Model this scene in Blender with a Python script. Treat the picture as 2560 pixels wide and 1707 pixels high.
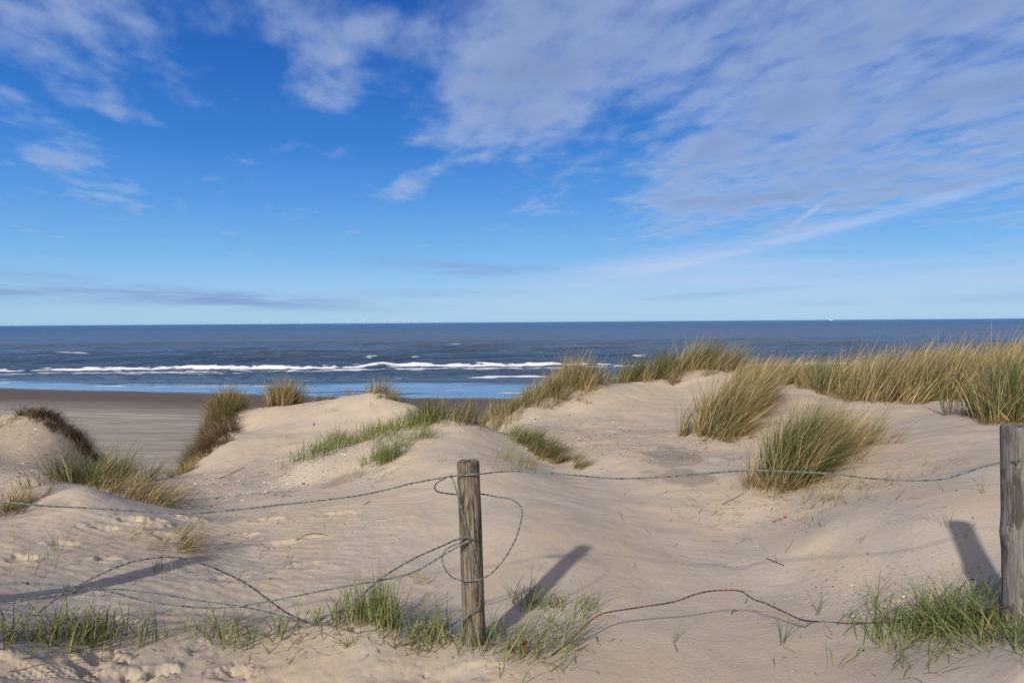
import bpy, math
import numpy as np
from mathutils import Vector, Matrix
sc = bpy.context.scene
for o in list(bpy.data.objects): bpy.data.objects.remove(o)
R = math.radians
EYE = np.array([0.0, 0.0, 9.0])          # sea level is z = 0
VW, VH, F = 2352.0, 1568.0, 1568.0        # measuring frame of the photograph and focal length in it
PITCH, ROLL = R(1.626), R(0.414)
fw = np.array([0, math.cos(PITCH), -math.sin(PITCH)])
r0 = np.array([1.0, 0, 0]); u0 = np.array([0, math.sin(PITCH), math.cos(PITCH)])
rt = math.cos(ROLL)*r0 - math.sin(ROLL)*u0
up = math.sin(ROLL)*r0 + math.cos(ROLL)*u0
def ray(px, py):
    return fw + rt*((px-VW/2)/F) - up*((py-VH/2)/F)
def P(px, py, D):
    d = ray(px, py); return EYE + d*(D/d[1])

# ------------------------------------------------------------------ camera
cam = bpy.data.cameras.new('camera'); co = bpy.data.objects.new('camera', cam); sc.collection.objects.link(co)
cam.sensor_width = 36; cam.lens = 24; cam.clip_start = 0.05; cam.clip_end = 90000
m = Matrix(((rt[0], up[0], -fw[0], EYE[0]), (rt[1], up[1], -fw[1], EYE[1]), (rt[2], up[2], -fw[2], EYE[2]), (0, 0, 0, 1)))
co.matrix_world = m
sc.camera = co
sc.render.resolution_x = 1024; sc.render.resolution_y = 682
# ------------------------------------------------------------------ light
SUN_EL, SUN_AZ = 29.0, 25.3      # shadows run away from the camera, 26 degrees to the right
sd = bpy.data.lights.new('sun', 'SUN'); so = bpy.data.objects.new('sun', sd); sc.collection.objects.link(so)
sd.energy = 3.95; sd.angle = R(1.5); sd.color = (1.0, 0.94, 0.83)
shine = Vector((math.sin(R(SUN_AZ))*math.cos(R(SUN_EL)), math.cos(R(SUN_AZ))*math.cos(R(SUN_EL)), -math.sin(R(SUN_EL))))
so.rotation_euler = shine.to_track_quat('-Z', 'Y').to_euler()
sc.view_settings.view_transform = 'Standard'; sc.view_settings.look = 'None'
sc.view_settings.exposure = 0.0; sc.view_settings.gamma = 1

class NT:
    """small helper to write node trees"""
    def __init__(s, tree): s.t = tree; s.t.nodes.clear()
    def n(s, kind, **kw):
        nd = s.t.nodes.new(kind)
        ins = kw.pop('ins', {})
        for k, v in kw.items(): setattr(nd, k, v)
        for k, v in ins.items(): s.set(nd.inputs[k], v)
        return nd
    def set(s, sock, v):
        if isinstance(v, bpy.types.NodeSocket): s.t.links.new(v, sock)
        elif isinstance(v, bpy.types.Node): s.t.links.new(v.outputs[0], sock)
        else: sock.default_value = v
    def math(s, op, a, b=0.0, c=0.0, clamp=False):
        return s.n('ShaderNodeMath', operation=op, use_clamp=clamp, ins={0: a, 1: b, 2: c}).outputs[0]
    def vm(s, op, a, b=(0, 0, 0)):
        return s.n('ShaderNodeVectorMath', operation=op, ins={0: a, 1: b}).outputs[0]
    def mix(s, f, a, b, bt='MIX', clampf=True):
        nd = s.n('ShaderNodeMix', data_type='RGBA', blend_type=bt)
        nd.clamp_factor = clampf
        s.set(nd.inputs[0], f); s.set(nd.inputs[6], a); s.set(nd.inputs[7], b)
        return nd.outputs[2]
    def noise(s, vec, scale=5, detail=4, rough=0.55, dist=0.0):
        return s.n('ShaderNodeTexNoise', ins={'Vector': vec, 'Scale': scale, 'Detail': detail, 'Roughness': rough, 'Distortion': dist}).outputs[0]
    def ss(s, v, a, b):
        return s.n('ShaderNodeMapRange', interpolation_type='SMOOTHSTEP', ins={0: v, 1: a, 2: b, 3: 0.0, 4: 1.0}).outputs[0]
    def mapping(s, vec, loc=(0, 0, 0), rot=(0, 0, 0), scale=(1, 1, 1), kind='POINT'):
        return s.n('ShaderNodeMapping', vector_type=kind, ins={'Vector': vec, 'Location': loc, 'Rotation': rot, 'Scale': scale}).outputs[0]
def srgb(r, g, b):
    f = lambda c: ((c/255+0.055)/1.055)**2.4 if c > 10 else c/255/12.92
    return (f(r), f(g), f(b), 1)

# ------------------------------------------------------------------ world: sky and clouds
w = bpy.data.worlds.new('World'); sc.world = w; w.use_nodes = True
SKY = 0.10
k = NT(w.node_tree)
geo = k.n('ShaderNodeTexCoord')
dirv = geo.outputs['Generated']
sky = k.n('ShaderNodeTexSky', sky_type='NISHITA', sun_disc=False)
sky.sun_elevation = R(SUN_EL); sky.sun_rotation = R(180+SUN_AZ); sky.altitude = 0
sky.air_density = 1.0; sky.dust_density = 0.2; sky.ozone_density = 3.0
sep = k.n('ShaderNodeSeparateXYZ', ins={0: dirv})
X, Y, Z = sep.outputs
az = k.math('ARCTAN2', X, Y)
el = k.math('ARCSINE', Z)
ae = k.n('ShaderNodeCombineXYZ', ins={0: az, 1: el, 2: 0.0}).outputs[0]
zc = k.math('MAXIMUM', k.math('ADD', Z, 0.04), 0.02)
pl = k.n('ShaderNodeCombineXYZ', ins={0: k.math('DIVIDE', X, zc), 1: k.math('DIVIDE', Y, zc), 2: 0.0}).outputs[0]
def azel(px, py):
    d = ray(px, py); d = d/np.linalg.norm(d)
    return math.atan2(d[0], d[1]), math.asin(d[2])
def blob(px, py, rx, ry, ang, wgt):
    """elliptic patch of the sky dome, given in azimuth and elevation"""
    a, e = azel(px, py)
    v = k.mapping(ae, loc=(a, e, 0), rot=(0, 0, R(ang)), scale=(rx/F*0.95, ry/F*0.95, 1), kind='TEXTURE')
    g = k.n('ShaderNodeTexGradient', gradient_type='SPHERICAL', ins={0: v}).outputs['Fac']
    return k.math('MULTIPLY', k.ss(g, 0.0, 0.75), wgt)
def total(lst):
    s = lst[0]
    for q in lst[1:]: s = k.math('ADD', s, q)
    return s
puffs = total([blob(60, -10, 300, 160, 0, 0.78), blob(250, 120, 300, 150, 15, 0.24), blob(700, 20, 240, 130, 0, 0.82), blob(690, 100, 150, 90, -25, 0.55),
    blob(1200, 150, 350, 230, 35, 1.05), blob(1080, 255, 250, 95, 25, 0.7), blob(1350, 60, 700, 180, 0, 0.9), blob(2000, 60, 800, 420, 0, 1.2),
    blob(2050, 250, 800, 235, 22, 1.25), blob(1700, 380, 430, 120, 22, 0.74), blob(1280, 455, 150, 60, 20, 0.66), blob(2150, 360, 420, 110, 20, 0.82),
    blob(1400, 230, 420, 170, 15, 0.8), blob(760, 215, 110, 60, 10, 0.75), blob(205, 232, 110, 32, -8, 0.5), blob(20, 250, 110, 50, -20, 0.42),
    blob(170, 320, 190, 45, -30, 0.42), blob(310, 268, 100, 26, -8, 0.75), blob(140, 355, 120, 40, 0, 0.75), blob(200, 420, 190, 60, -20, 0.6),
    blob(935, 430, 110, 55, 35, 0.8), blob(870, 150, 260, 150, 0, 0.50), blob(1060, 375, 120, 30, 10, 0.7), blob(450, 90, 150, 160, 0, 0.30), blob(2500, 250, 500, 300, 0, 1.0)])
plr = k.mapping(pl, rot=(0, 0, R(-15)))
n1 = k.noise(k.mapping(plr, scale=(1.15, 0.78, 1)), 1.7, 5, 0.5, 0.0)
n2 = k.noise(k.mapping(plr, loc=(7, 3, 0), scale=(2.7, 1.5, 1)), 2.6, 5, 0.55, 0.0)
dens = k.math('ADD', k.math('MULTIPLY', k.math('SUBTRACT', n1, 0.5), 2.4), k.math('MULTIPLY', k.math('SUBTRACT', n2, 0.5), 1.9))
cov = k.math('ADD', k.math('ADD', dens, k.math('MULTIPLY', k.math('MINIMUM', puffs, 1.5), 0.78)), -0.42)
cf = k.ss(cov, -0.30, 1.15)
# thin streaks (old vapour trail, veil and low bands)
streaks = total([blob(2000, 500, 620, 15, 12.0, 0.42), blob(1800, 548, 520, 30, 11.0, 0.30), blob(1855, 492, 60, 9, 35, 0.6),
    blob(1500, 640, 650, 75, 6, 0.55), blob(2000, 660, 650, 80, 4, 0.5), blob(1500, 600, 380, 40, 9, 0.2)])
sn = k.noise(k.mapping(ae, rot=(0, 0, R(-13)), scale=(3.0, 45, 1)), 1.0, 6, 0.62, 0.3)
sf = k.math('MULTIPLY', streaks, k.ss(sn, 0.15, 0.75))
bands = total([blob(150, 665, 800, 34, -3, 1.0), blob(600, 690, 520, 26, -2, 0.75), blob(1000, 612, 260, 26, -4, 0.75), blob(1150, 618, 210, 22, 0, 0.6),
    blob(1620, 678, 300, 12, 4, 0.5), blob(1000, 675, 400, 16, 0, 0.45), blob(2100, 690, 400, 14, 1, 0.3), blob(120, 632, 150, 10, -3, 0.4), blob(3200, 660, 600, 40, 0, 0.8), blob(-900, 660, 800, 40, 0, 0.8)])
bn = k.noise(k.mapping(ae, rot=(0, 0, R(3)), scale=(6.0, 60, 1)), 1.0, 7, 0.62, 0.5)
bf = k.math('MULTIPLY', bands, k.ss(bn, 0.3, 0.62))
# the air: deeper overhead, paler at the horizon
hsv = k.n('ShaderNodeHueSaturation', ins={'Hue': 0.5, 'Saturation': 1.1, 'Value': 1.0, 'Color': sky.outputs[0]})
S = 1.0/SKY
def cs(c, m=1.0): c = srgb(*c); return (c[0]*S*m, c[1]*S*m, c[2]*S*m, 1)
ramp = k.n('ShaderNodeValToRGB', ins={'Fac': k.math('DIVIDE', el, R(60))})
stops = [(-0.02, (150, 192, 226)), (0.0, (158, 202, 236)), (2.2, (150, 198, 238)), (5.5, (116, 178, 236)), (9.5, (82, 152, 228)), (14, (50, 126, 212)), (19, (34, 106, 196)), (25, (24, 88, 178)), (45, (18, 66, 150))]
er = ramp.color_ramp.elements
while len(er) > 1: er.remove(er[-1])
for i, (e_, c_) in enumerate(stops):
    q_ = er[0] if i == 0 else er.new(max(0, e_)/60)
    q_.position = max(0, e_)/60; q_.color = srgb(*c_)
rampS = k.vm('SCALE', ramp.outputs[0]); rampS.node.inputs[3].default_value = S
air = k.mix(0.88, hsv.outputs[0], rampS)
shade = k.ss(k.math('ADD', cov, k.math('MULTIPLY', k.math('SUBTRACT', n2, 0.5), -1.5)), 0.35, 1.5)
ccol = k.mix(shade, cs((172, 190, 222)), cs((140, 157, 192)))
behind_ = k.math('MULTIPLY', k.ss(k.math('MULTIPLY', Y, -1.0), -0.05, 0.75), 0.85)   # thin bright veil, added behind the camera on the sun's side to lift shadows
air = k.mix(behind_, air, (1.15*S, 0.98*S, 0.70*S, 1))
c1 = k.mix(k.math('MULTIPLY', cf, 0.72), air, ccol)
c2 = k.mix(k.math('MULTIPLY', sf, 0.9), c1, cs((190, 205, 238)))
c3 = k.mix(k.math('MULTIPLY', bf, 0.55), c2, cs((132, 160, 208)))
bg = k.n('ShaderNodeBackground', ins={'Color': c3, 'Strength': SKY})
k.n('ShaderNodeOutputWorld', ins={0: bg})

# ------------------------------------------------------------------ noise in numpy
def hsh(ix, iy, seed):
    h = (ix.astype(np.int64)*374761393 + iy.astype(np.int64)*668265263 + seed*1442695041) & 0xffffffff
    h = ((h ^ (h >> 13))*1274126177) & 0xffffffff
    h = (h ^ (h >> 16)) & 0xffffff
    return h/float(0xffffff)
def vn(x, y, seed=0):
    x = np.asarray(x, float); y = np.asarray(y, float)
    ix = np.floor(x); iy = np.floor(y); fx = x-ix; fy = y-iy
    fx = fx*fx*fx*(fx*(fx*6-15)+10); fy = fy*fy*fy*(fy*(fy*6-15)+10)
    a = hsh(ix, iy, seed); b = hsh(ix+1, iy, seed); c = hsh(ix, iy+1, seed); d = hsh(ix+1, iy+1, seed)
    return (a+(b-a)*fx)*(1-fy) + (c+(d-c)*fx)*fy
def fbm(x, y, octv=4, seed=0, gain=0.5):
    s = 0; a = 1; t = 0
    for i in range(octv):
        s = s + a*(vn(x, y, seed+i*17)-0.5); t += a; a *= gain
        x, y = x*1.63+y*1.13+3.1, -x*1.13+y*1.63+1.7
    return s/t*2
def sst(x, a, b):
    t = np.clip((x-a)/(b-a), 0, 1); return t*t*(3-2*t)

# ------------------------------------------------------------------ object helpers
C = sc.collection
def tag(o, label=None, cat=None, group=None, kind=None):
    if label: o['label'] = label
    if cat: o['category'] = cat
    if group: o['group'] = group
    if kind: o['kind'] = kind
    return o
def mesh_np(name, V, Fq, mat, smooth=True, attrs=None, parent=None):
    me = bpy.data.meshes.new(name)
    V = np.asarray(V, np.float32); Fq = np.asarray(Fq, np.int32)
    nf, kk = Fq.shape
    me.vertices.add(len(V)); me.vertices.foreach_set('co', V.ravel())
    me.loops.add(nf*kk); me.loops.foreach_set('vertex_index', Fq.ravel())
    me.polygons.add(nf); me.polygons.foreach_set('loop_start', np.arange(0, nf*kk, kk, dtype=np.int32))
    me.polygons.foreach_set('loop_total', np.full(nf, kk, np.int32))
    me.polygons.foreach_set('use_smooth', np.full(nf, smooth, bool))
    for an, av in (attrs or {}).items():
        at = me.attributes.new(an, 'FLOAT', 'POINT'); at.data.foreach_set('value', np.asarray(av, np.float32).ravel())
    me.update(calc_edges=True); me.validate()
    if mat: me.materials.append(mat)
    o = bpy.data.objects.new(name, me); C.objects.link(o)
    if parent: o.parent = parent
    return o
def grid_faces(nr, nc):
    i = np.arange(nr*nc).reshape(nr, nc)
    return np.stack([i[:-1, :-1], i[:-1, 1:], i[1:, 1:], i[1:, :-1]], -1).reshape(-1, 4)
def material(name):
    mt = bpy.data.materials.new(name); mt.use_nodes = True
    return mt, NT(mt.node_tree)

# ------------------------------------------------------------------ dune heights
CP = [  # px, py, distance: points of the sand surface measured in the photograph
 (-900,1568,2.0),(-400,1568,2.2),(0,1568,2.5),(300,1568,2.72),(600,1568,2.8),(1000,1568,2.75),(1500,1568,2.8),(1850,1568,2.7),(2100,1568,2.45),(2352,1568,2.2),(2900,1568,2.0),(3500,1500,2.0),
 (0,1480,2.68),(250,1480,2.95),(600,1470,3.15),(860,1436,3.12),(980,1478,3.02),(1100,1478,3.0),(1250,1500,2.97),(1500,1460,3.2),(1800,1450,3.2),(2000,1480,2.9),(2200,1460,2.7),(2350,1430,2.6),
 (-900,1400,2.4),(-400,1400,2.6),(0,1392,3.12),(200,1342,3.72),(450,1280,4.35),(300,1400,3.3),(600,1400,3.55),(870,1400,3.45),(1060,1400,3.5),(1300,1400,3.5),
 (-300,1300,3.6),(0,1300,3.95),(300,1290,4.2),(600,1300,4.3),(900,1300,4.2),(1060,1300,4.15),(1340,1300,4.1),(1450,1340,3.95),(1600,1350,3.98),(1800,1350,3.9),(1700,1270,4.6),(2000,1330,3.62),(2200,1300,3.4),(2352,1300,3.2),(2600,1300,3.0),
 (0,1240,4.4),(250,1210,4.9),(500,1250,4.9),(700,1220,5.1),(900,1200,5.1),(1060,1200,4.95),(1200,1200,4.78),(1350,1200,5.0),(1500,1200,5.4),(1700,1200,5.35),(1900,1200,4.5),(2100,1200,3.95),(2300,1150,4.0),(2600,1150,3.9),
 (-500,1190,5.2),(-100,1190,5.2),(0,1185,5.2),(60,1168,5.3),(120,1135,5.5),(190,1118,5.6),(280,1140,5.7),(370,1165,5.8),(480,1190,5.8),
 (150,1135,6.6),(300,1150,6.6),(0,1165,6.5),(-200,1165,6.5),
 (0,1130,8),(100,1100,8.6),(200,1110,8.8),(-300,1120,8.5),(0,1040,10.6),(80,1040,10.6),(-300,1030,10.6),
 (0,954,12.6),(70,950,12.6),(130,968,12.5),(180,1008,12.3),(218,1045,12.0),(235,1090,11.0),(-300,960,12.8),(-700,950,13),(-1200,950,13),
 (300,1112,9.0),(380,1103,10.0),(440,1120,8.2),(450,1145,7.2),(560,1120,8.0),
 (495,940,15.0),(545,932,15.2),(620,932,15.3),(700,926,15.2),(770,915,15.0),(840,907,14.6),(900,918,14.3),(940,938,14.0),(975,958,13.8),
 (478,975,14.4),(540,985,13.9),(460,1022,13.3),(434,1066,12.0),(420,1092,11.0),
 (620,985,13.2),(720,975,13.0),(840,960,12.8),(650,1040,11.2),(560,1070,10.6),(800,1010,11.2),
 (650,1095,8.6),(690,1090,7.9),(760,1100,7.3),(800,1130,6.4),(650,1130,6.9),
 (690,1072,8.1),(760,1042,8.4),(840,1012,8.7),(920,985,9.0),(980,967,9.2),(1040,961,9.3),(1110,975,9.2),(1160,1000,8.9),(1220,1035,8.5),(1280,1062,8.1),(1345,1088,7.4),
 (870,1060,7.4),(1040,1010,7.9),(1070,1060,6.7),(1200,1080,6.6),(1070,1120,5.8),(1300,1130,6.1),(900,1120,6.2),
 (1110,978,11.8),(1160,950,12.4),(1200,935,12.8),(1280,900,13.6),(1340,886,14.0),(1395,882,14.2),(1430,884,15),(1500,872,15.5),(1570,853,16),(1640,855,16.2),(1750,862,16),(1850,865,15.5),(1950,868,14.5),(2050,872,14),(2200,868,14),(2352,865,13.5),(2700,860,13),(3200,850,13),
 (1250,985,10.2),(1300,950,11.6),(1450,930,12.2),(1550,900,13.8),(1450,1000,9.4),(1380,1045,8.0),(1530,1075,7.0),(1600,985,9.4),(1650,930,11.8),
 (1640,975,9.3),(1740,950,9.6),(1700,1010,8.6),(1620,1040,7.8),(1850,930,10.2),(1950,900,11.5),(1900,985,8.3),(1700,1105,6.2),
 (1740,1115,5.9),(1800,1110,5.9),(1880,1060,6.4),(1960,1035,6.8),(2080,1000,7.2),(2000,1100,5.5),(2150,1080,5.2),(2050,945,9.2),(2200,935,9.0),(2352,925,9.0),(2300,985,6.8),(2250,970,7.4),(2352,1000,6.2),(2700,960,7.5),(3200,900,8),
 (2300,1060,4.9),(2500,1100,4.5),
]
pts = np.array([P(*c) for c in CP])
ex = []   # drop to the beach behind the crests: (px, distance, z)
def behind(px, D, z): d = ray(px, 740); ex.append((d[0]/d[1]*D, D, z))
for px in (-900, -300, 0, 100): behind(px, 15.5, 5.4); behind(px, 21, 1.6); behind(px, 30, 0.9)
for px in (200, 300, 390): behind(px, 13.5, 5.0); behind(px, 17, 2.6); behind(px, 22, 1.4); behind(px, 32, 0.8)
for px in (425,): behind(px, 15.5, 4.2); behind(px, 19, 2.0)
for px in (560, 700, 840, 950): behind(px, 18.5, 5.4); behind(px, 23, 2.0); behind(px, 32, 0.9)
for px in (480,): behind(px, 18.0, 4.0)
for px in (900, 1000, 1080): behind(px, 11.3, 6.6)
for px in (1040, 1110): behind(px, 14, 5.0); behind(px, 18, 2.4); behind(px, 24, 1.2)
for px in (1200, 1300, 1400): behind(px, 17.5, 5.6); behind(px, 22, 2.4); behind(px, 32, 0.9)
for px in (1500, 1700, 1900, 2100, 2352, 2800, 3300): behind(px, 19.5, 5.6); behind(px, 25, 2.0); behind(px, 34, 0.8)
for px in (-1200, 0, 600, 1200, 1800, 2352, 3300): behind(px, 1.9, 7.5)
pts = np.vstack([pts, np.array(ex)])
def warp(X, Y):
    Y = np.maximum(Y, 0.3); return np.stack([X/Y*1.5, np.log(Y)*1.0], -1)
Wp = warp(pts[:, 0], pts[:, 1])
def kern(r2): return -np.sqrt(r2 + 0.035**2)
A = kern(((Wp[:, None]-Wp[None])**2).sum(-1)); n = len(Wp)
# slight smoothing of the fit
M = np.zeros((n+1, n+1)); M[:n, :n] = A + np.eye(n)*0.0015*-1; M[:n, n] = 1; M[n, :n] = 1
sol = np.linalg.solve(M, np.append(pts[:, 2], 0))
def zbase(X, Y):
    sh = np.shape(X); q = warp(np.ravel(X), np.ravel(Y)); out = np.empty(len(q))
    for i in range(0, len(q), 40000):
        d2 = ((q[i:i+40000, None]-Wp[None])**2).sum(-1)
        out[i:i+40000] = kern(d2) @ sol[:n] + sol[n]
    return out.reshape(sh)
NR, NC = 900, 900
rr = np.exp(np.linspace(math.log(1.15), math.log(46), NR))
tt = np.tan(np.linspace(R(-58), R(58), NC))
GY = np.repeat(rr[:, None], NC, 1); GX = GY*tt[None]
# coarse evaluation of the smooth surface, then resampled
cr = np.linspace(0, NR-1, 200); cc = np.linspace(0, NC-1, 280)
def lerp_axis(a, idx, ax):
    i0 = np.clip(np.floor(idx).astype(int), 0, a.shape[ax]-2); f = idx-i0
    sh = [1, 1]; sh[ax] = -1; f = f.reshape(sh)
    return np.take(a, i0, ax)*(1-f) + np.take(a, i0+1, ax)*f
cY = np.exp(math.log(1.15) + cr/(NR-1)*(math.log(46)-math.log(1.15)))
cT = np.tan(R(-58) + cc/(NC-1)*R(116))
cZ = zbase(cY[:, None]*cT[None], np.repeat(cY[:, None], len(cT), 1))
def blur(a, it):
    for _ in range(it):
        p = np.pad(a, 1, mode='edge')
        a = (p[:-2, 1:-1]+p[2:, 1:-1]+p[1:-1, :-2]+p[1:-1, 2:]+4*a)/8
    return a
cZ = blur(cZ, 3)
GZ = lerp_axis(lerp_axis(cZ, np.linspace(0, 199, NR), 0), np.linspace(0, 279, NC), 1)
def zcoarse(X, Y):
    r = np.log(np.maximum(Y, 1.2)/1.15)/math.log(46/1.15)*(NR-1)
    t = (np.degrees(np.arctan2(X, Y))+58)/116*(NC-1)
    return r, t
def bil(A_, X, Y):
    r, t = zcoarse(np.asarray(X, float), np.asarray(Y, float))
    r = np.clip(r, 0, NR-1.001); t = np.clip(t, 0, NC-1.001)
    i = r.astype(int); j = t.astype(int); a = r-i; b = t-j
    return (A_[i, j]*(1-b)+A_[i, j+1]*b)*(1-a) + (A_[i+1, j]*(1-b)+A_[i+1, j+1]*b)*a
def hit(px, py, dmax=40):
    d = ray(px, py); d = d/d[1]
    Ys = np.exp(np.linspace(math.log(1.5), math.log(dmax), 900))
    Zs = EYE[2]+d[2]*Ys; g = bil(GZ, d[0]*Ys, Ys)
    w_ = np.nonzero(Zs <= g)[0]
    y = Ys[w_[0]] if len(w_) else None
    if y is None:   # just over a crest: the nearest approach to the sand
        gap = Zs-g; gap[Ys > 20] = 99; y = Ys[np.argmin(gap)]
    return np.array([d[0]*y, y, float(bil(GZ, d[0]*y, y))])
def gz(x, y): return float(bil(GZ, x, y))
# relief: broad undulation, wind ripples, trampled patches and footprints
fade = np.clip(GY/5, 0.35, 1.6)
GZ += fbm(GX*0.9, GY*0.9, 4, 5)*0.035*fade
GZ += fbm(GX*3.6, GY*3.6, 3, 9)*0.007*np.clip(GY/5, 0.6, 1.6)
bump_mask = sst(fbm(GX*1.1+7, GY*1.1, 2, 33), -0.1, 0.45)
rough_left = np.clip(sst(-GX, -0.2, 1.0)*sst(-GY, -6.5, -4.5), 0, 1)
GZ += fbm(GX*18, GY*18, 4, 21, 0.6)*0.0034*(0.08+bump_mask*0.4+1.2*rough_left)*(GY < 9)
GZ += -np.abs(fbm(GX*9, GY*7, 2, 41))*0.005*rough_left
rip = np.sin((GX*0.35+GY*0.94)*2*math.pi/0.085 + fbm(GX*2, GY*2, 2, 3)*5)
rmask = sst(fbm(GX*0.7, GY*0.7, 2, 77), -0.05, 0.4)
GZ += rip*0.0011*rmask*(GY < 7)
def dent(px, py, rx, ry, depth, ang=0, rim=0.35):
    global GZ
    p = hit(px, py); c, s = math.cos(R(ang)), math.sin(R(ang))
    dx = GX-p[0]; dy = GY-p[1]; m_ = (abs(dx) < 4*max(rx, ry)) & (abs(dy) < 4*max(rx, ry))
    u = (dx*c+dy*s)/rx; v = (-dx*s+dy*c)/ry; nn = fbm(GX*30, GY*30, 3, 55, 0.6)*0.6
    r2 = u*u+v*v
    GZ = GZ + m_*(-0.42*depth*np.exp(-(r2*np.clip(1+nn*2.2, 0.15, 3))**2.6) + 0.15*depth*np.exp(-((np.sqrt(r2)-1.6)/0.45)**2)*(1+nn*2))
for a in [(235,1512,.055,.04,.05,20),(205,1530,.06,.05,.04,0),(365,1550,.05,.03,.06,60),(260,1560,.08,.05,.04,20),(330,1545,.05,.04,.03,0),(530,1553,.07,.04,.035,10),
          (545,1540,.04,.03,.03,0),(455,1490,.05,.04,.02,0),(320,1197,.12,.05,.07,10),(430,1190,.10,.05,.08,-10),(360,1200,.06,.05,.05,0),(240,1215,.08,.04,.05,0),(720,1235,.08,.03,.03,0),
          (50,1285,.07,.05,.03,0),(250,1285,.06,.04,.04,0),(450,1260,.08,.05,.03,20),(520,1330,.09,.06,.025,0),(260,1430,.07,.05,.03,0),(120,1470,.06,.04,.03,0),(30,1540,.1,.06,.03,0),
          (610,1195,.10,.05,.04,0),(700,1300,.10,.06,.025,0),(150,1250,.07,.04,.03,0),(380,1230,.09,.05,.04,0),(570,1230,.07,.04,.03,0),(1075,1550,.11,.05,.02,10),(900,1550,.09,.05,.012,10),
          (640,1250,.1,.05,.03,0),(780,1180,.12,.06,.03,0),(880,1090,.14,.08,.04,30),(1700,1300,.08,.05,.015,0),(2060,1390,.08,.04,.02,0)]: dent(*a)
# a boot print with a lattice sole
p = hit(112, 1540); ux = (GX-p[0])*0.90+(GY-p[1])*0.44; uy = -(GX-p[0])*0.44+(GY-p[1])*0.90
tread = sst(0.14-abs(ux)+fbm(GX*14, GY*14, 2, 6)*.05, 0, 0.03)*sst(0.05-abs(uy), 0, 0.02)
GZ -= tread*0.006; tread_p = p
def patch(lst, thr=0.0):
    """uneven patches on the sand, from measured centres"""
    out = np.zeros_like(GZ)
    nn = fbm(GX*3, GY*2.2, 4, 91)*0.8 + fbm(GX*12, GY*9, 2, 12)*0.3
    for px, py, rx, ry, a, amt in lst:
        p = hit(px, py); c, s = math.cos(R(a)), math.sin(R(a)); dx = GX-p[0]; dy = GY-p[1]
        u = (dx*c+dy*s)/rx; v = (-dx*s+dy*c)/ry
        out = np.maximum(out, amt*sst(1-(u*u+v*v)+nn, 0.25, 0.75))
    return out
damp_shade = patch([(200,1480,1.7,.7,0,.34),(150,1290,2.0,1.0,0,.26),(1200,1540,2.2,.35,0,.22),(2200,1500,.9,.6,0,.25),(1350,1260,.7,1.0,-25,.22),(1530,1045,.45,.75,0,.9),(1580,1095,.40,.40,0,.9),(1490,1095,.18,.3,0,.6),(790,1105,.28,.34,0,.8),(1500,990,.9,.35,0,.45),(480,1190,.3,.2,0,.6),(30,1040,2.2,3.0,0,.85),(160,1030,.55,1.1,0,.9),(100,1060,.6,.7,0,.7),(560,1250,.2,.15,0,.35),  # damp spots, greyer foreground, plus left-dune shade painted into the sand colour
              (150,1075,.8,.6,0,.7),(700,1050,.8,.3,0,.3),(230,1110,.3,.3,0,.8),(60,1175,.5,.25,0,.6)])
shelly = patch([(640,1095,.7,1.1,20,1.0),(560,1085,.8,.8,0,.9),(760,1070,.4,.5,0,.8),(1320,1000,.9,1.0,0,.8),(1400,1030,.7,.7,0,.7),(2030,1365,.6,.28,0,.7),(1790,1220,.4,.3,0,.4),(2180,1370,.25,.16,0,.7),(40,1100,.8,1.6,0,1.0),(60,1010,1,1.4,0,.8),(1950,1340,.5,.2,0,.5)])
gV = np.stack([GX, GY, GZ], -1).reshape(-1, 3)

# ------------------------------------------------------------------ sand material
def attr(k, name): return k.n('ShaderNodeAttribute', attribute_name=name).outputs['Fac']
sand, k = material('dune_sand')
tc = k.n('ShaderNodeNewGeometry').outputs['Position']
pa = k.noise(k.mapping(tc, rot=(0, 0, R(-35)), scale=(1.6, 0.5, 1)), 1.3, 6, 0.6, 0.4)
pb = k.noise(k.mapping(tc, rot=(0, 0, R(20)), scale=(1, 6, 1)), 2.0, 5, 0.65, 0.6)
fine = k.noise(tc, 420, 2, 0.7); mid = k.noise(tc, 38, 5, 0.65)
col = k.mix(k.ss(pa, 0.38, 0.62), (0.525, 0.428, 0.318, 1), (0.485, 0.418, 0.336, 1))
col = k.mix(k.math('MULTIPLY', k.ss(pb, 0.52, 0.72), 0.28), col, (0.40, 0.345, 0.265, 1))
col = k.mix(k.math('MULTIPLY', k.ss(mid, 0.42, 0.7), 0.22), col, (0.34, 0.28, 0.22, 1))
col = k.mix(k.math('MULTIPLY', attr(k, 'damp_shade'), 0.62), col, (0.21, 0.175, 0.145, 1))
col = k.mix(1.0, col, k.n('ShaderNodeCombineXYZ', ins={0: k.math('MULTIPLY_ADD', fine, 0.55, 0.73), 1: k.math('MULTIPLY_ADD', fine, 0.55, 0.73), 2: k.math('MULTIPLY_ADD', fine, 0.55, 0.73)}).outputs[0], 'MULTIPLY')
vor = k.n('ShaderNodeTexVoronoi', feature='F1', ins={'Vector': k.mapping(tc, scale=(1, 0.7, 1)), 'Scale': 55.0, 'Randomness': 1.0})
vc = k.n('ShaderNodeSeparateColor', ins={0: vor.outputs['Color']})
chip = k.math('MULTIPLY', k.math('MULTIPLY', k.math('LESS_THAN', vor.outputs['Distance'], 0.42), k.ss(vc.outputs[0], 0.55, 0.62)), attr(k, 'shelly'))
chipc = k.mix(vc.outputs[1], (0.16, 0.10, 0.08, 1), (0.62, 0.52, 0.45, 1))
col = k.mix(k.math('MULTIPLY', chip, 0.8), col, chipc)
tm = k.mapping(tc, loc=(float(tread_p[0]), float(tread_p[1]), 0), rot=(0, 0, R(45+26)), scale=(0.026/math.pi/2,)*3, kind='TEXTURE')
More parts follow.
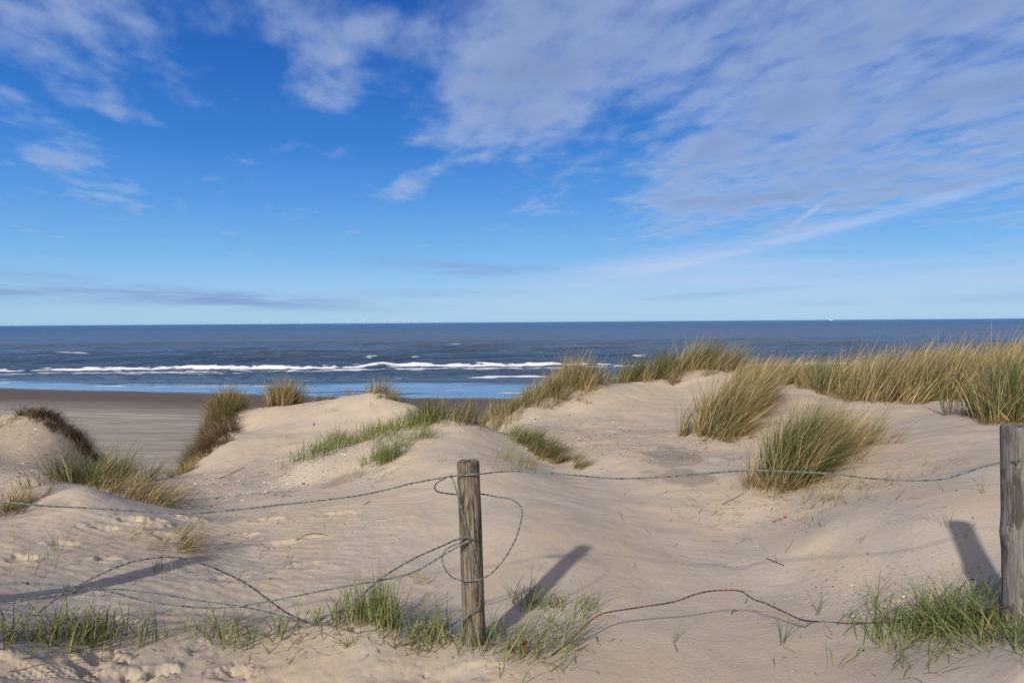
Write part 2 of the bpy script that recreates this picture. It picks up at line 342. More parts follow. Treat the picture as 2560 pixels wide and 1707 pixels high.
ts = k.n('ShaderNodeSeparateXYZ', ins={0: tm}).outputs
trd = k.math('MULTIPLY', k.math('MAXIMUM', k.math('SINE', ts[0]), k.math('SINE', ts[1])), k.math('MULTIPLY', attr(k, 'tread'), 0.006))
hgt = k.math('ADD', k.math('ADD', trd, k.math('MULTIPLY', fine, 0.0012)), k.math('ADD', k.math('MULTIPLY', mid, 0.008), k.math('ADD', k.math('MULTIPLY', pb, 0.006), k.math('MULTIPLY', chip, 0.006))))
bmp = k.n('ShaderNodeBump', ins={'Strength': 0.4, 'Distance': 1.0, 'Height': hgt})
bs = k.n('ShaderNodeBsdfPrincipled', ins={'Base Color': col, 'Roughness': 0.95, 'Specular IOR Level': 0.15, 'Normal': bmp.outputs[0]})
k.n('ShaderNodeOutputMaterial', ins={0: bs})
g = mesh_np('dune_ground', gV, grid_faces(NR, NC)[:, ::1], sand, True, {'damp_shade': damp_shade, 'shelly': shelly, 'tread': tread})
tag(g, kind='structure')

# ------------------------------------------------------------------ beach
def shore(X): return 83.2 - 0.26*X + 1.3*np.sin(X*0.045) + 0.7*np.sin(X*0.13+1)
br = np.concatenate([np.linspace(14, 60, 120), np.linspace(60.2, 130, 240)[0:]]); bt = np.tan(np.linspace(R(-66), R(66), 420))
BY = np.repeat(br[:, None], len(bt), 1); BX = BY*bt[None]
s_ = shore(BX)-BY          # metres inland of the waterline
BZ = np.where(s_ > 0, 0.02*s_*sst(s_, 0, 30)+0.012*s_, np.where(s_ > -16, 0.004*s_, 0.02*(s_+16)-0.064))
BZ = np.minimum(BZ, 1.9)
BZ += fbm(BX*0.12, BY*0.35, 4, 61)*0.06*sst(s_, 6, 25) + fbm(BX*0.5, BY*1.5, 3, 62)*0.02*sst(s_, 8, 25)
BZ += (fbm((BX-BY*1.2)*0.16, BY*0.30, 3, 68)-0.05)*0.17*sst(s_, -15, -8)*(1-sst(s_, 0, 3))*sst(BX, -50, -15)
BZ += fbm(BX*0.10, BY*0.22, 3, 69)*0.02*sst(s_, -8, 3)
beach, k = material('beach_sand')
tc = k.n('ShaderNodeNewGeometry').outputs['Position']
inl = attr(k, 'inland')
pn = k.noise(k.mapping(tc, rot=(0, 0, R(8)), scale=(0.05, 0.45, 1)), 1.0, 6, 0.6, 0.5)
pm = k.noise(k.mapping(tc, rot=(0, 0, R(-6)), scale=(0.25, 1.6, 1)), 1.0, 5, 0.6, 0.3)
inl2 = k.math('ADD', inl, k.math('MULTIPLY', k.math('SUBTRACT', pn, 0.5), 22))
dry = k.mix(k.ss(pm, 0.3, 0.7), (0.31, 0.265, 0.222, 1), (0.43, 0.375, 0.31, 1))
dry = k.mix(k.ss(pn, 0.5, 0.66), dry, (0.27, 0.23, 0.19, 1))
wet = k.mix(pm, (0.130, 0.100, 0.082, 1), (0.160, 0.125, 0.102, 1))
col = k.mix(k.ss(inl2, 14, 34), wet, dry)
bx_, by_, _z = k.n('ShaderNodeSeparateXYZ', ins={0: tc}).outputs
ln = k.math('ADD', k.math('ADD', by_, k.math('MULTIPLY', bx_, 0.16)), k.math('MULTIPLY', k.math('SUBTRACT', pn, 0.5), 2.5))
for c_ in (53.6, 55.6):      # pale tyre tracks along the beach
    col = k.mix(k.math('MULTIPLY', k.math('SUBTRACT', 1.0, k.ss(k.math('ABSOLUTE', k.math('SUBTRACT', ln, c_)), 0.15, 0.5)), 0.5), col, (0.60, 0.53, 0.42, 1))
film = k.math('SUBTRACT', 1.0, k.ss(k.math('ADD', inl, k.math('MULTIPLY', k.math('SUBTRACT', pm, 0.5), 9)), 2.6, 7.0))
rough = k.math('MULTIPLY_ADD', film, -0.85, 0.9)
bmp = k.n('ShaderNodeBump', ins={'Strength': 0.5, 'Distance': 1.0, 'Height': k.math('MULTIPLY', k.math('SUBTRACT', 1.0, film), k.math('MULTIPLY', k.noise(tc, 3.0, 5, 0.7), 0.06))})
bs = k.n('ShaderNodeBsdfPrincipled', ins={'Base Color': col, 'Roughness': rough, 'Specular IOR Level': k.math('MULTIPLY_ADD', film, 0.6, 0.1), 'Normal': bmp.outputs[0]})
k.n('ShaderNodeOutputMaterial', ins={0: bs})
b = mesh_np('beach', np.stack([BX, BY, BZ], -1).reshape(-1, 3), grid_faces(*BX.shape), beach, True, {'inland': s_})
tag(b, kind='structure')

# ------------------------------------------------------------------ sea
wr = np.concatenate([np.exp(np.linspace(math.log(70), math.log(420), 620)), np.exp(np.linspace(math.log(424), math.log(60000), 160))])
wt = np.tan(np.linspace(R(-64), R(64), 760))
WY = np.repeat(wr[:, None], len(wt), 1); WX = WY*wt[None]
q = WY-shore(WX)           # metres offshore
amp = 0.05+0.22*sst(q, 8, 60)
nearw = 1-sst(WY, 150, 430)
dd = WY + fbm(WX*0.02, WY*0.02, 3, 7)*26
wave = np.zeros_like(WY)
for L, aa, sx, sd_ in ((17, .50, .018, 11), (9.5, .30, .035, 22), (5.2, .17, .06, 31)):
    ph = dd*2*math.pi/L + fbm(WX*sx*1.4, WY*0.01, 3, sd_)*7
    env = sst(fbm(WX*sx, WY*0.028, 2, sd_+5), -0.25, 0.5)
    sh_ = np.sin(ph); wave += aa*env*(np.exp(sh_*1.2)-1.3)*0.6
WZ = wave*amp*nearw*1.5
thr = 6+10*sst(WX, -48, -12)
WZ *= sst(q-thr, -2, 9)*1.5
WZ += fbm(WX*0.5, WY*0.8, 3, 44)*0.12*nearw*sst(q-thr, -1, 20)
# breakers
yb = 140.5 + 0.012*WX + fbm(WX*0.020, WX*0+3, 3, 70)*9
strength = 0.22 + 0.78*sst(fbm(WX*0.028, WX*0+9, 2, 71), -0.35, 0.25)
crest = np.exp(-((WY-yb-1.6)/2.2)**2)*0.55*strength + np.exp(-((WY-yb-1.6)/1.0)**2)*0.12
WZ += crest*(1+0.4*fbm(WX*0.3, WY*0.1, 3, 73))
fo = fbm(WX*0.26, WY*0.9, 6, 80, 0.66)
foam = np.zeros_like(WY)
t = WY-yb                         # negative = landward of the breaking edge
foam = np.maximum(foam, sst(strength*1.15 - np.abs(t+0.4)/1.7 + fo*1.6, 0.36, 0.66))
foam = np.maximum(foam, 0.85*sst(0.72 - np.abs(t+7+3*fbm(WX*0.03, WY*0, 2, 91))/5.5 + fo*1.7, 0.50, 0.80))
y2 = shore(WX)*0.5 + yb*0.5 - 3 + fbm(WX*0.03, WX*0, 3, 83)*8
foam = np.maximum(foam, 0.95*sst(0.72*sst(fbm(WX*0.05, WX*0, 2, 84), -0.1, 0.3) - np.abs(WY-y2)/1.6 + fo*0.8, 0.25, 0.55))
WZ += np.exp(-((WY-y2-1.2)/1.3)**2)*0.22*sst(fbm(WX*0.05, WX*0, 2, 84), -0.4, 0.3)
y3 = shore(WX)+6.5+fbm(WX*0.06, WX*0, 3, 86)*3.5
foam = np.maximum(foam, 0.55*sst(0.2+0.3*sst(fbm(WX*0.07, WX*0, 2, 87), -0.2, 0.3) - np.abs(WY-y3)/1.1 + fo*0.8, 0.2, 0.5))
yd = q - 0.6
foam = np.maximum(foam, 0.9*sst(fbm(WX*0.22, WY*0.6, 3, 94)-np.abs(q-2.4)/6, 0.42, 0.5))
def whitecap(px, py, wpx, hm, a=0.0):
    global foam, WZ
    d = ray(px, py); D = -9/d[2]; x, y = d[0]*D, d[1]*D; wx = wpx/F*D
    u = (WX-x)/wx; v = (WY-y-a*(WX-x))/hm
    foam = np.maximum(foam, 0.8*sst(0.8-u*u-v*v+fo*2.0, 0.35, 0.95)); WZ = WZ+0.5*np.exp(-u*u*0.6-((WY-y-1.4*hm)/(1.0*hm))**2)
whitecap(850, 822, 30, 1.7); whitecap(955, 819, 16, 1.1); whitecap(160, 811, 50, 1.3); whitecap(1480, 819, 34, 2.2); whitecap(820, 843, 20, 1.4); whitecap(1040, 791, 20, 1.5)
for px, py, wpx in ((1050, 834, 60), (720, 808, 70), (870, 844, 35), (500, 765, 60), (250, 800, 50), (960, 795, 60), (1200, 812, 60), (60, 815, 60), (1350, 800, 70)):
    d = ray(px, py); D = -9/d[2]; x, y = d[0]*D, d[1]*D; wx = wpx/F*D
    WZ += 0.62*np.exp(-((WX-x)/wx)**2-((WY-y)/2.6)**2)
WZ = WZ*sst(q, -1, 6) + 0.012
foam *= nearw
water, k = material('sea_water')
tc = k.n('ShaderNodeNewGeometry').outputs['Position']
fo_ = attr(k, 'foam')
wa = k.noise(k.mapping(tc, rot=(0, 0, R(5)), scale=(0.16, 0.55, 1)), 1.0, 8, 0.62, 0.3)
wb = k.noise(k.mapping(tc, rot=(0, 0, R(-4)), scale=(0.004, 0.022, 1)), 1.0, 7, 0.65, 0.3)
wc = k.noise(k.mapping(tc, scale=(0.9, 2.4, 1)), 1.0, 6, 0.65, 0.2)
wd = k.noise(k.mapping(tc, rot=(0, 0, R(3)), scale=(0.02, 0.12, 1)), 1.0, 8, 0.7, 0.3)
off = k.n('ShaderNodeSeparateXYZ', ins={0: tc}).outputs[1]
we = k.noise(k.mapping(tc, rot=(0, 0, R(-2)), scale=(0.0015, 0.012, 1)), 1.0, 9, 0.72, 0.2)
base = k.mix(k.ss(k.math('ADD', k.math('MULTIPLY', wb, 0.5), k.math('MULTIPLY', wd, 0.5)), 0.44, 0.56), (0.105, 0.215, 0.420, 1), (0.165, 0.180, 0.200, 1))
base = k.mix(k.ss(k.math('ADD', off, k.math('MULTIPLY', k.math('SUBTRACT', we, 0.5), 900)), 350, 1300), base, k.mix(k.ss(we, 0.4, 0.62), (0.048, 0.175, 0.380, 1), (0.105, 0.180, 0.310, 1)))
base = k.mix(k.math('SUBTRACT', 1.0, k.ss(off, 100, 260)), base, (0.100, 0.175, 0.290, 1))
hgt = k.math('ADD', k.math('MULTIPLY', wa, 0.75), k.math('ADD', k.math('MULTIPLY', wc, 0.12), k.math('ADD', k.math('MULTIPLY', wd, 4.5), k.math('ADD', k.math('MULTIPLY', wb, 12.0), k.math('MULTIPLY', we, 20.0)))))
calm = attr(k, 'calm')
bmp = k.n('ShaderNodeBump', ins={'Strength': k.math('MULTIPLY_ADD', calm, -0.85, 0.88), 'Distance': 1.0, 'Height': hgt})
rgh = k.math('MULTIPLY_ADD', calm, -0.12, 0.18)
body = k.n('ShaderNodeBsdfDiffuse', ins={'Color': base, 'Normal': bmp.outputs[0]})
gls = k.n('ShaderNodeBsdfGlossy', ins={'Color': (1, 1, 1, 1), 'Roughness': rgh, 'Normal': bmp.outputs[0]})
frs = k.n('ShaderNodeFresnel', ins={'IOR': 1.33, 'Normal': bmp.outputs[0]})
# wave slopes hide each other far out, so the sheen tops out there; a calm film keeps all of it
cap = k.math('MULTIPLY_ADD', calm, 0.40, k.math('MULTIPLY_ADD', k.ss(off, 140, 1500), -0.18, 0.56))
ws = k.n('ShaderNodeMixShader', ins={0: k.math('MINIMUM', frs.outputs[0], cap), 1: body.outputs[0], 2: gls.outputs[0]})
fs = k.n('ShaderNodeBsdfPrincipled', ins={'Base Color': (0.80, 0.82, 0.84, 1), 'Roughness': 0.9, 'Specular IOR Level': 0.2})
mx = k.n('ShaderNodeMixShader', ins={0: fo_, 1: ws.outputs[0], 2: fs.outputs[0]})
k.n('ShaderNodeOutputMaterial', ins={0: mx})
calm_ = 1-sst(q-thr+fbm(WX*.1,WY*.3,2,5)*3, -3, 3)
sea = mesh_np('sea', np.stack([WX, WY, WZ], -1).reshape(-1, 3), grid_faces(*WX.shape), water, True, {'foam': foam, 'calm': calm_})
tag(sea, kind='structure')
# the sheet of sand under it all, reaching past the horizon
V = [(-60000, -60, -1.5), (60000, -60, -1.5), (60000, 60000, -1.5), (-60000, 60000, -1.5)]
gs = mesh_np('seabed', V, [(0, 1, 2, 3)], sand, False); tag(gs, kind='structure')
#@@OBJECTS
# ------------------------------------------------------------------ materials of the things
def grass_mat(name, g1, g2, s1, s2, basec):
    mt, k = material(name)
    t = attr(k, 'tint'); v = attr(k, 'along'); rnd = attr(k, 'rnd')
    gr = k.mix(rnd, g1, g2); st = k.mix(rnd, s1, s2)
    c = k.mix(t, gr, st)
    c = k.mix(k.math('MULTIPLY', k.math('SUBTRACT', 1.0, k.ss(v, 0.0, 0.32)), 0.75), c, basec)
    d = k.n('ShaderNodeBsdfPrincipled', ins={'Base Color': c, 'Roughness': 0.62, 'Specular IOR Level': 0.25})
    tr = k.n('ShaderNodeBsdfTranslucent', ins={'Color': c})
    k.n('ShaderNodeOutputMaterial', ins={0: k.n('ShaderNodeMixShader', ins={0: 0.14, 1: d.outputs[0], 2: tr.outputs[0]})})
    return mt
M_grass = grass_mat('marram_blades', (0.036, 0.060, 0.018, 1), (0.095, 0.122, 0.038, 1), (0.28, 0.19, 0.080, 1), (0.66, 0.50, 0.27, 1), (0.20, 0.125, 0.055, 1))
M_shoot = grass_mat('shoot_blades', (0.075, 0.115, 0.030, 1), (0.150, 0.200, 0.060, 1), (0.40, 0.30, 0.13, 1), (0.52, 0.40, 0.20, 1), (0.24, 0.20, 0.07, 1))
M_root = grass_mat('root_strands', (0.050, 0.032, 0.020, 1), (0.11, 0.07, 0.045, 1), (0.24, 0.16, 0.09, 1), (0.32, 0.23, 0.14, 1), (0.06, 0.04, 0.028, 1))

rng = np.random.default_rng(7)
def blades(base, L, az, tilt, curl, wid, tint, nseg=5, expo=1.4, twist=None, taper=0.75):
    """ribbons that rise from base, lean towards az and bend over by curl"""
    N = len(base); ang0 = tilt; pos = base.copy()
    dx = np.sin(az); dy = np.cos(az)
    if twist is None: twist = rng.uniform(-1.3, 1.3, N)
    sx = np.cos(az+twist); sy = -np.sin(az+twist)
    Vs = []; al = []
    for i in range(nseg+1):
        t = i/nseg; hw = wid*0.5*max(0.06, (1-t)**taper)
        if i == 0: hw = wid*0.40
        s = np.stack([sx*hw, sy*hw, np.zeros(N)], -1)
        Vs += [pos-s, pos+s]; al += [np.full(N, t)]*2
        if i < nseg:
            a = ang0+curl*(((i+0.5)/nseg)**expo)
            st = L/nseg
            pos = pos + np.stack([np.sin(a)*dx*st, np.sin(a)*dy*st, np.cos(a)*st], -1)
    Vv = np.stack(Vs, 1)                      # N, 2(nseg+1), 3
    m_ = 2*(nseg+1); off = (np.arange(N)*m_)[:, None]
    fs = np.array([[2*i, 2*i+1, 2*i+3, 2*i+2] for i in range(nseg)])
    Fq = (off[:, :, None]+fs[None]).reshape(-1, 4)
    al = np.stack(al, 1).ravel()
    rn = np.repeat(rng.random(N), m_); tn = np.repeat(np.clip(tint, 0, 1), m_)
    return Vv.reshape(-1, 3), Fq, al, tn, rn
def join(parts):
    V = []; Fq = []; A1 = []; A2 = []; A3 = []; o = 0
    for v, f, a, b_, c in parts:
        V.append(v); Fq.append(f+o); A1.append(a); A2.append(b_); A3.append(c); o += len(v)
    return np.vstack(V), np.vstack(Fq), {'along': np.concatenate(A1), 'tint': np.concatenate(A2), 'rnd': np.concatenate(A3)}
def zat(x, y): return bil(GZ, x, y)
def clump(name, label, cat, spine, N, rad, L, tint, lean=(R(70), 0.5), mat=None, group=None, curl=0.7, wid=0.006, deep=1.6, fan=0.55, kind=None, push=0.0, spread=None, nseg=5, tgrad=0.0):
    """a clump of dune grass: blade feet scattered round a line of measured points"""
    pts_ = np.array([hit(*p) for p in spine]); 
    if push: pts_[:, 1] += push; 
    t = rng.random(N)*(len(pts_)-1); i = np.minimum(t.astype(int), len(pts_)-2) if len(pts_) > 1 else np.zeros(N, int)
    f = (t-i)[:, None]
    cen = pts_[i]*(1-f)+pts_[np.minimum(i+1, len(pts_)-1)]*f if len(pts_) > 1 else np.repeat(pts_, N, 0)
    # feet gather in tufts
    nt = max(3, N//28); tc_ = rng.normal(0, 0.55, (nt, 2)); which = rng.integers(0, nt, N)
    if len(pts_) > 1:
        tt_ = rng.random(nt)*(len(pts_)-1); ii = np.minimum(tt_.astype(int), len(pts_)-2); ff = (tt_-ii)[:, None]
        tcen = pts_[ii]*(1-ff)+pts_[ii+1]*ff; cen = tcen[which]
    offs = tc_[which]*rad + rng.normal(0, 0.16, (N, 2))*rad
    x = cen[:, 0]+offs[:, 0]; y = cen[:, 1]+offs[:, 1]*deep
    z = zat(x, y)-0.02
    base = np.stack([x, y, z], -1)
    out = np.arctan2(tc_[which][:, 0]+offs[:, 0]/max(rad, .01)*0.3, tc_[which][:, 1]+offs[:, 1]/max(rad, .01)*0.3)
    az0, la = lean
    la = la*rng.uniform(0.6, 1.4, nt)[which]
    vx = np.sin(az0)*la + np.sin(out)*fan*rng.uniform(0, 1, N) + rng.normal(0, 0.19, N)
    vy = np.cos(az0)*la + np.cos(out)*fan*rng.uniform(0, 1, N) + rng.normal(0, 0.19, N)
    az_ = np.arctan2(vx, vy); tl = np.hypot(vx, vy)*0.75
    LL = L*rng.uniform(0.5, 1.15, N)*rng.uniform(0.68, 1.12, nt)[which]*(1-0.25*np.clip(np.hypot(offs[:, 0], offs[:, 1])/(rad*1.5+.01), 0, 1))
    tuft_t = rng.normal(0, 0.28, nt)[which]
    tn = tint + tuft_t + rng.normal(0, 0.28, N) + tgrad*(t/(max(1, len(pts_)-1))-0.5)
    cu = curl*rng.gamma(3, 1/3, N)
    dead = rng.random(N) < 0.13; tn = np.where(dead, 0.9, tn); tl = np.where(dead, tl+rng.uniform(0.2, 0.9, N), tl)
    v, f_, a, b_, c = blades(base, LL, az_, tl, cu, wid*rng.uniform(0.6, 1.25, N), tn, nseg)
    o = mesh_np(name, v, f_, mat or M_grass, True, {'along': a, 'tint': b_, 'rnd': c})
    return tag(o, label, cat, group, kind)

E = R(80)   # the wind lays the grass over to the right
# far left
clump('dune_root_mass', 'dark brown tangle of dead roots hanging over the eroded edge of the left dune', 'dead grass', [(70,945),(110,958),(150,988),(190,1022),(224,1060)], 3200, .20, .38, .12, (R(120), 0.9), M_root, curl=1.7, wid=.009, fan=.9)
clump('dune_root_mass', 'thin wisp of dead brown grass on the rounded top of the left dune', 'dead grass', [(60,955),(85,962)], 160, .12, .35, .5, (R(-60), 0.4), M_root, curl=.8, wid=.007)
clump('marram_clump', 'low olive grass patch at the far left edge on top of the dune', 'dune grass', [(-20,966),(30,962)], 260, .2, .3, .35, (E, .3), curl=.5)
clump('marram_clump', 'wide dark green clump behind the small sand mound on the left', 'dune grass', [(110,1122),(180,1110),(230,1108)], 1800, .28, .68, .06, (R(20), .15), curl=.9, fan=1.0, wid=.0085, push=.35)
clump('marram_clump', 'straw coloured drooping grass right of the dark green clump on the left mound', 'dune grass', [(240,1122),(290,1140),(330,1156)], 1200, .22, .54, .55, (R(80), .85), curl=1.1, fan=.7, wid=.0075, push=.2)
clump('marram_clump', 'olive grass tuft at the left frame edge beside the small sand mound', 'dune grass', [(-20,1178),(20,1172),(70,1158)], 520, .16, .30, .45, (R(60), .3), curl=1.0, fan=.9, wid=.0055)
# cliff of the second dune
clump('marram_clump', 'dark olive grass tuft on top of the steep left end of the middle dune', 'dune grass', [(500,948),(528,940)], 2400, .27, .60, .40, (R(-30), .15), curl=.6, fan=.8, wid=.009, push=.0)
clump('marram_clump', 'straw brown grass hanging down the steep left face of the middle dune', 'dune grass', [(510,965),(488,1005),(468,1040)], 3800, .30, .36, .55, (R(-120), .6), mat=M_root, curl=1.2, fan=.9, wid=.013)
clump('marram_clump', 'green tuft halfway down the steep left face of the middle dune', 'dune grass', [(462,1008),(446,1035)], 800, .26, .55, .25, (R(-60), .2), curl=.5, fan=.5, wid=.009)
clump('marram_clump', 'low brown grass fringe at the foot of the steep slope above the beach gap', 'dune grass', [(455,1060),(430,1080),(405,1095)], 700, .18, .28, .72, (R(-100), .5), curl=1.2, fan=.8, wid=.008)
clump('marram_clump', 'bushy brown green tuft on the middle dune crest, left of its bare top', 'dune grass', [(630,925),(668,922)], 1500, .26, .84, .42, (R(40), .12), curl=.45, fan=.5, wid=.012, push=.35)
clump('marram_clump', 'low grass along the crest right of the bushy tuft on the middle dune', 'dune grass', [(700,915),(750,912)], 350, .28, .34, .35, (E, .4), curl=.5, fan=.5, wid=.009, push=.5)
clump('marram_clump', 'small pointed tuft behind the rounded bare top of the middle dune', 'dune grass', [(845,905),(880,912)], 650, .26, .50, .50, (R(60), .3), curl=.45, fan=.5, wid=.009, push=.6)
clump('marram_clump', 'sparse low grass left of the pointed tuft on the middle dune crest', 'dune grass', [(790,907),(825,905)], 120, .25, .34, .25, (E, .4), curl=.5, fan=.5, wid=.009, push=.5)
clump('marram_clump', 'thin grass running down the right shoulder of the middle dune', 'dune grass', [(890,916),(930,938)], 260, .22, .30, .45, (E, .6), curl=.5, fan=.5, wid=.009, push=.2)
# right dune, left slope
clump('marram_clump', 'low olive grass fringe climbing the left slope of the right dune', 'dune grass', [(1120,972),(1160,952),(1200,935)], 1500, .26, .40, .40, (R(30), .3), curl=.7, fan=.6, wid=.008, push=.1)
clump('marram_clump', 'green brown grass midway up the left slope of the right dune', 'dune grass', [(1200,932),(1240,915),(1270,902)], 1500, .30, .55, .40, (R(50), .3), curl=.6, fan=.5, wid=.0085, push=.1)
clump('marram_clump', 'tallest tuft on the left shoulder of the right dune in front of the surf', 'dune grass', [(1280,892),(1320,886),(1345,886)], 1900, .34, .78, .48, (R(50), .22), curl=.45, fan=.45, wid=.0085, push=.2)
clump('marram_clump', 'narrow green tuft just right of the tallest tuft on the shoulder of the right dune', 'dune grass', [(1362,884),(1380,882)], 320, .16, .62, .25, (R(20), .1), curl=.3, fan=.35, wid=.0085, push=.1)
clump('marram_clump', 'short grass fringe on the sand below the tallest shoulder tuft', 'dune grass', [(1300,905),(1330,912)], 300, .2, .3, .45, (R(-60), .3), curl=.8, fan=.7, wid=.0075)
clump('marram_clump', 'dark green grass bank at the left end of the ridge above the bare right dune', 'dune grass', [(1440,880),(1480,872),(1530,866),(1570,852)], 3000, .40, .88, .12, (R(70), .5), curl=.5, fan=.4, wid=.009, push=.4)
clump('marram_clump', 'small drooping tuft on the sand below the dark green grass bank', 'dune grass', [(1540,872),(1552,880)], 380, .14, .45, .42, (R(0), .1), curl=1.0, fan=.8, wid=.0075)
clump('marram_clump', 'brown green grass on the ridge behind the bare top of the right dune', 'dune grass', [(1590,853),(1640,853),(1690,856)], 2600, .40, .95, .45, (R(75), .65), curl=.5, fan=.35, wid=.009, push=.5)
clump('marram_clump', 'large leaning clump with straw tips on the bare slope of the right dune', 'dune grass', [(1625,990),(1650,980),(1690,955),(1730,920)], 4200, .25, .92, .50, (E, .60), curl=.6, fan=.32, wid=.0105)
clump('marram_clump', 'ragged dead fringe hanging below the large leaning clump', 'dune grass', [(1625,1000),(1660,1000),(1700,985)], 700, .20, .5, .7, (R(150), .6), curl=1.2, fan=.8, wid=.006)
clump('marram_clump', 'thin green blades standing left of the large leaning clump', 'dune grass', [(1605,970),(1625,965)], 110, .10, .62, .1, (R(60), .15), curl=.3, fan=.25, wid=.006)
clump('marram_clump', 'broad front clump, green at its left and straw to the right, behind the top wire', 'dune grass', [(1775,1112),(1810,1100),(1850,1072)], 3600, .135, .82, .22, (R(76), .55), curl=.55, fan=.32, wid=.0088, tgrad=.4)
clump('marram_clump', 'looser straw coloured right half of the broad front clump', 'dune grass', [(1850,1065),(1900,1045),(1950,1030)], 1200, .24, .76, .62, (R(75), .55), curl=.7, fan=.42, wid=.0078)
clump('marram_clump', 'sparse straw blades trailing off to the right of the broad front clump', 'dune grass', [(1970,1025),(2010,1010),(2050,1000)], 200, .24, .58, .55, (E, .75), curl=.8, fan=.5, wid=.0065)
clump('marram_clump', 'dead drooping fringe at the foot of the broad front clump', 'dune grass', [(1755,1120),(1790,1120),(1850,1095)], 700, .18, .42, .7, (R(160), .5), curl=1.3, fan=.9, wid=.0048)
clump('marram_clump', 'dark green clump at the right frame edge behind the right post', 'dune grass', [(2285,965),(2320,960),(2370,955)], 2200, .24, .92, .14, (R(60), .25), curl=.4, fan=.35, wid=.0090)
clump('marram_clump', 'few thin blades at the left foot of the dark green clump by the right post', 'dune grass', [(2255,965),(2268,960)], 50, .08, .42, .2, (R(-40), .2), curl=.4, fan=.3, wid=.005)
clump('marram_clump', 'green tuft on the sand between the leaning clump and the straw field', 'dune grass', [(1870,895),(1905,890)], 700, .24, .72, .25, (R(60), .3), curl=.4, fan=.4, wid=.0085)
# the field of straw coloured marram behind
fld = []
for sp, N_, L_, t_ in [([(1720,880),(1780,885),(1850,885)], 2600, .74, .58), ([(1880,880),(1940,872),(1990,868)], 2000, .70, .60), ([(2000,912),(2060,915),(2120,922)], 3700, .98, .48), ([(2120,915),(2180,920),(2240,915)], 3700, 1.0, .62),
                       ([(2020,890),(2120,890),(2220,885)], 3400, 1.0, .78), ([(2230,910),(2300,905),(2380,900),(2440,900)], 3700, 1.0, .66), ([(2230,880),(2320,875),(2420,872)], 2400, 1.0, .8), ([(2500,900),(2800,890),(3100,880)], 3600, .95, .65)]:
    o = clump('tmp', None, None, sp, N_, .42, L_, t_, (E, .80), curl=.5, fan=.30, wid=.0125, deep=1.5, push=.45)
    fld.append(o)
Vf = []; Ff = []; at_ = {'along': [], 'tint': [], 'rnd': []}; off_ = 0
for o in fld:
    me = o.data; nv = len(me.vertices); v = np.empty(nv*3, np.float32); me.vertices.foreach_get('co', v); Vf.append(v.reshape(-1, 3))
    fi = np.empty(len(me.loops), np.int32); me.loops.foreach_get('vertex_index', fi); Ff.append(fi.reshape(-1, 4)+off_); off_ += nv
    for a in at_:
        av = np.empty(nv, np.float32); me.attributes[a].data.foreach_get('value', av); at_[a].append(av)
    bpy.data.objects.remove(o)
tag(mesh_np('marram_field', np.vstack(Vf), np.vstack(Ff), M_grass, True, {a: np.concatenate(b_) for a, b_ in at_.items()}),
    'dense straw coloured field of wind bent marram grass on the right ridge', 'dune grass', None, 'stuff')

# ------------------------------------------------------------------ single shoots and tufts
def shoot(px, py, n, L, tint, lean, la, label, group, curl=.5, wid=.006, rad=.02, mat=None, name='grass_shoot', cat='grass shoot', fan=.5):
    p = hit(px, py)
    x = p[0]+rng.normal(0, rad, n); y = p[1]+rng.normal(0, rad, n); base = np.stack([x, y, zat(x, y)-.015], -1)
    vx = math.sin(R(lean))*la+rng.normal(0, fan*.45, n); vy = math.cos(R(lean))*la+rng.normal(0, fan*.45, n)
    v, f_, a, b_, c = blades(base, L*rng.uniform(.5, 1.1, n)+.015, np.arctan2(vx, vy), np.hypot(vx, vy)*.8, curl*rng.gamma(2.2, .45, n), wid*rng.uniform(.7, 1.2, n), tint+rng.normal(0, .15, n), 7, 1.5, None, .6)
    return tag(mesh_np(name, v, f_, mat or M_shoot, True, {'along': a, 'tint': b_, 'rnd': c}), label, cat, group)
ORD = ['first', 'second', 'third', 'fourth', 'fifth', 'sixth', 'seventh', 'eighth', 'ninth', 'tenth', 'eleventh', 'twelfth', 'thirteenth', 'fourteenth', 'fifteenth', 'sixteenth', 'seventeenth', 'eighteenth', 'nineteenth', 'twentieth']
def nth(i, n_):
    if n_ == 1: return ''
    if i == 0: return 'leftmost of the '
    if i == n_-1: return 'rightmost of the '
    j, side = (i, 'left') if i < 20 else (n_-1-i, 'right')
    return ORD[j]+' from the '+side+' of the '
RUNS = []
def run(*a, **kw): RUNS.append((a, kw))
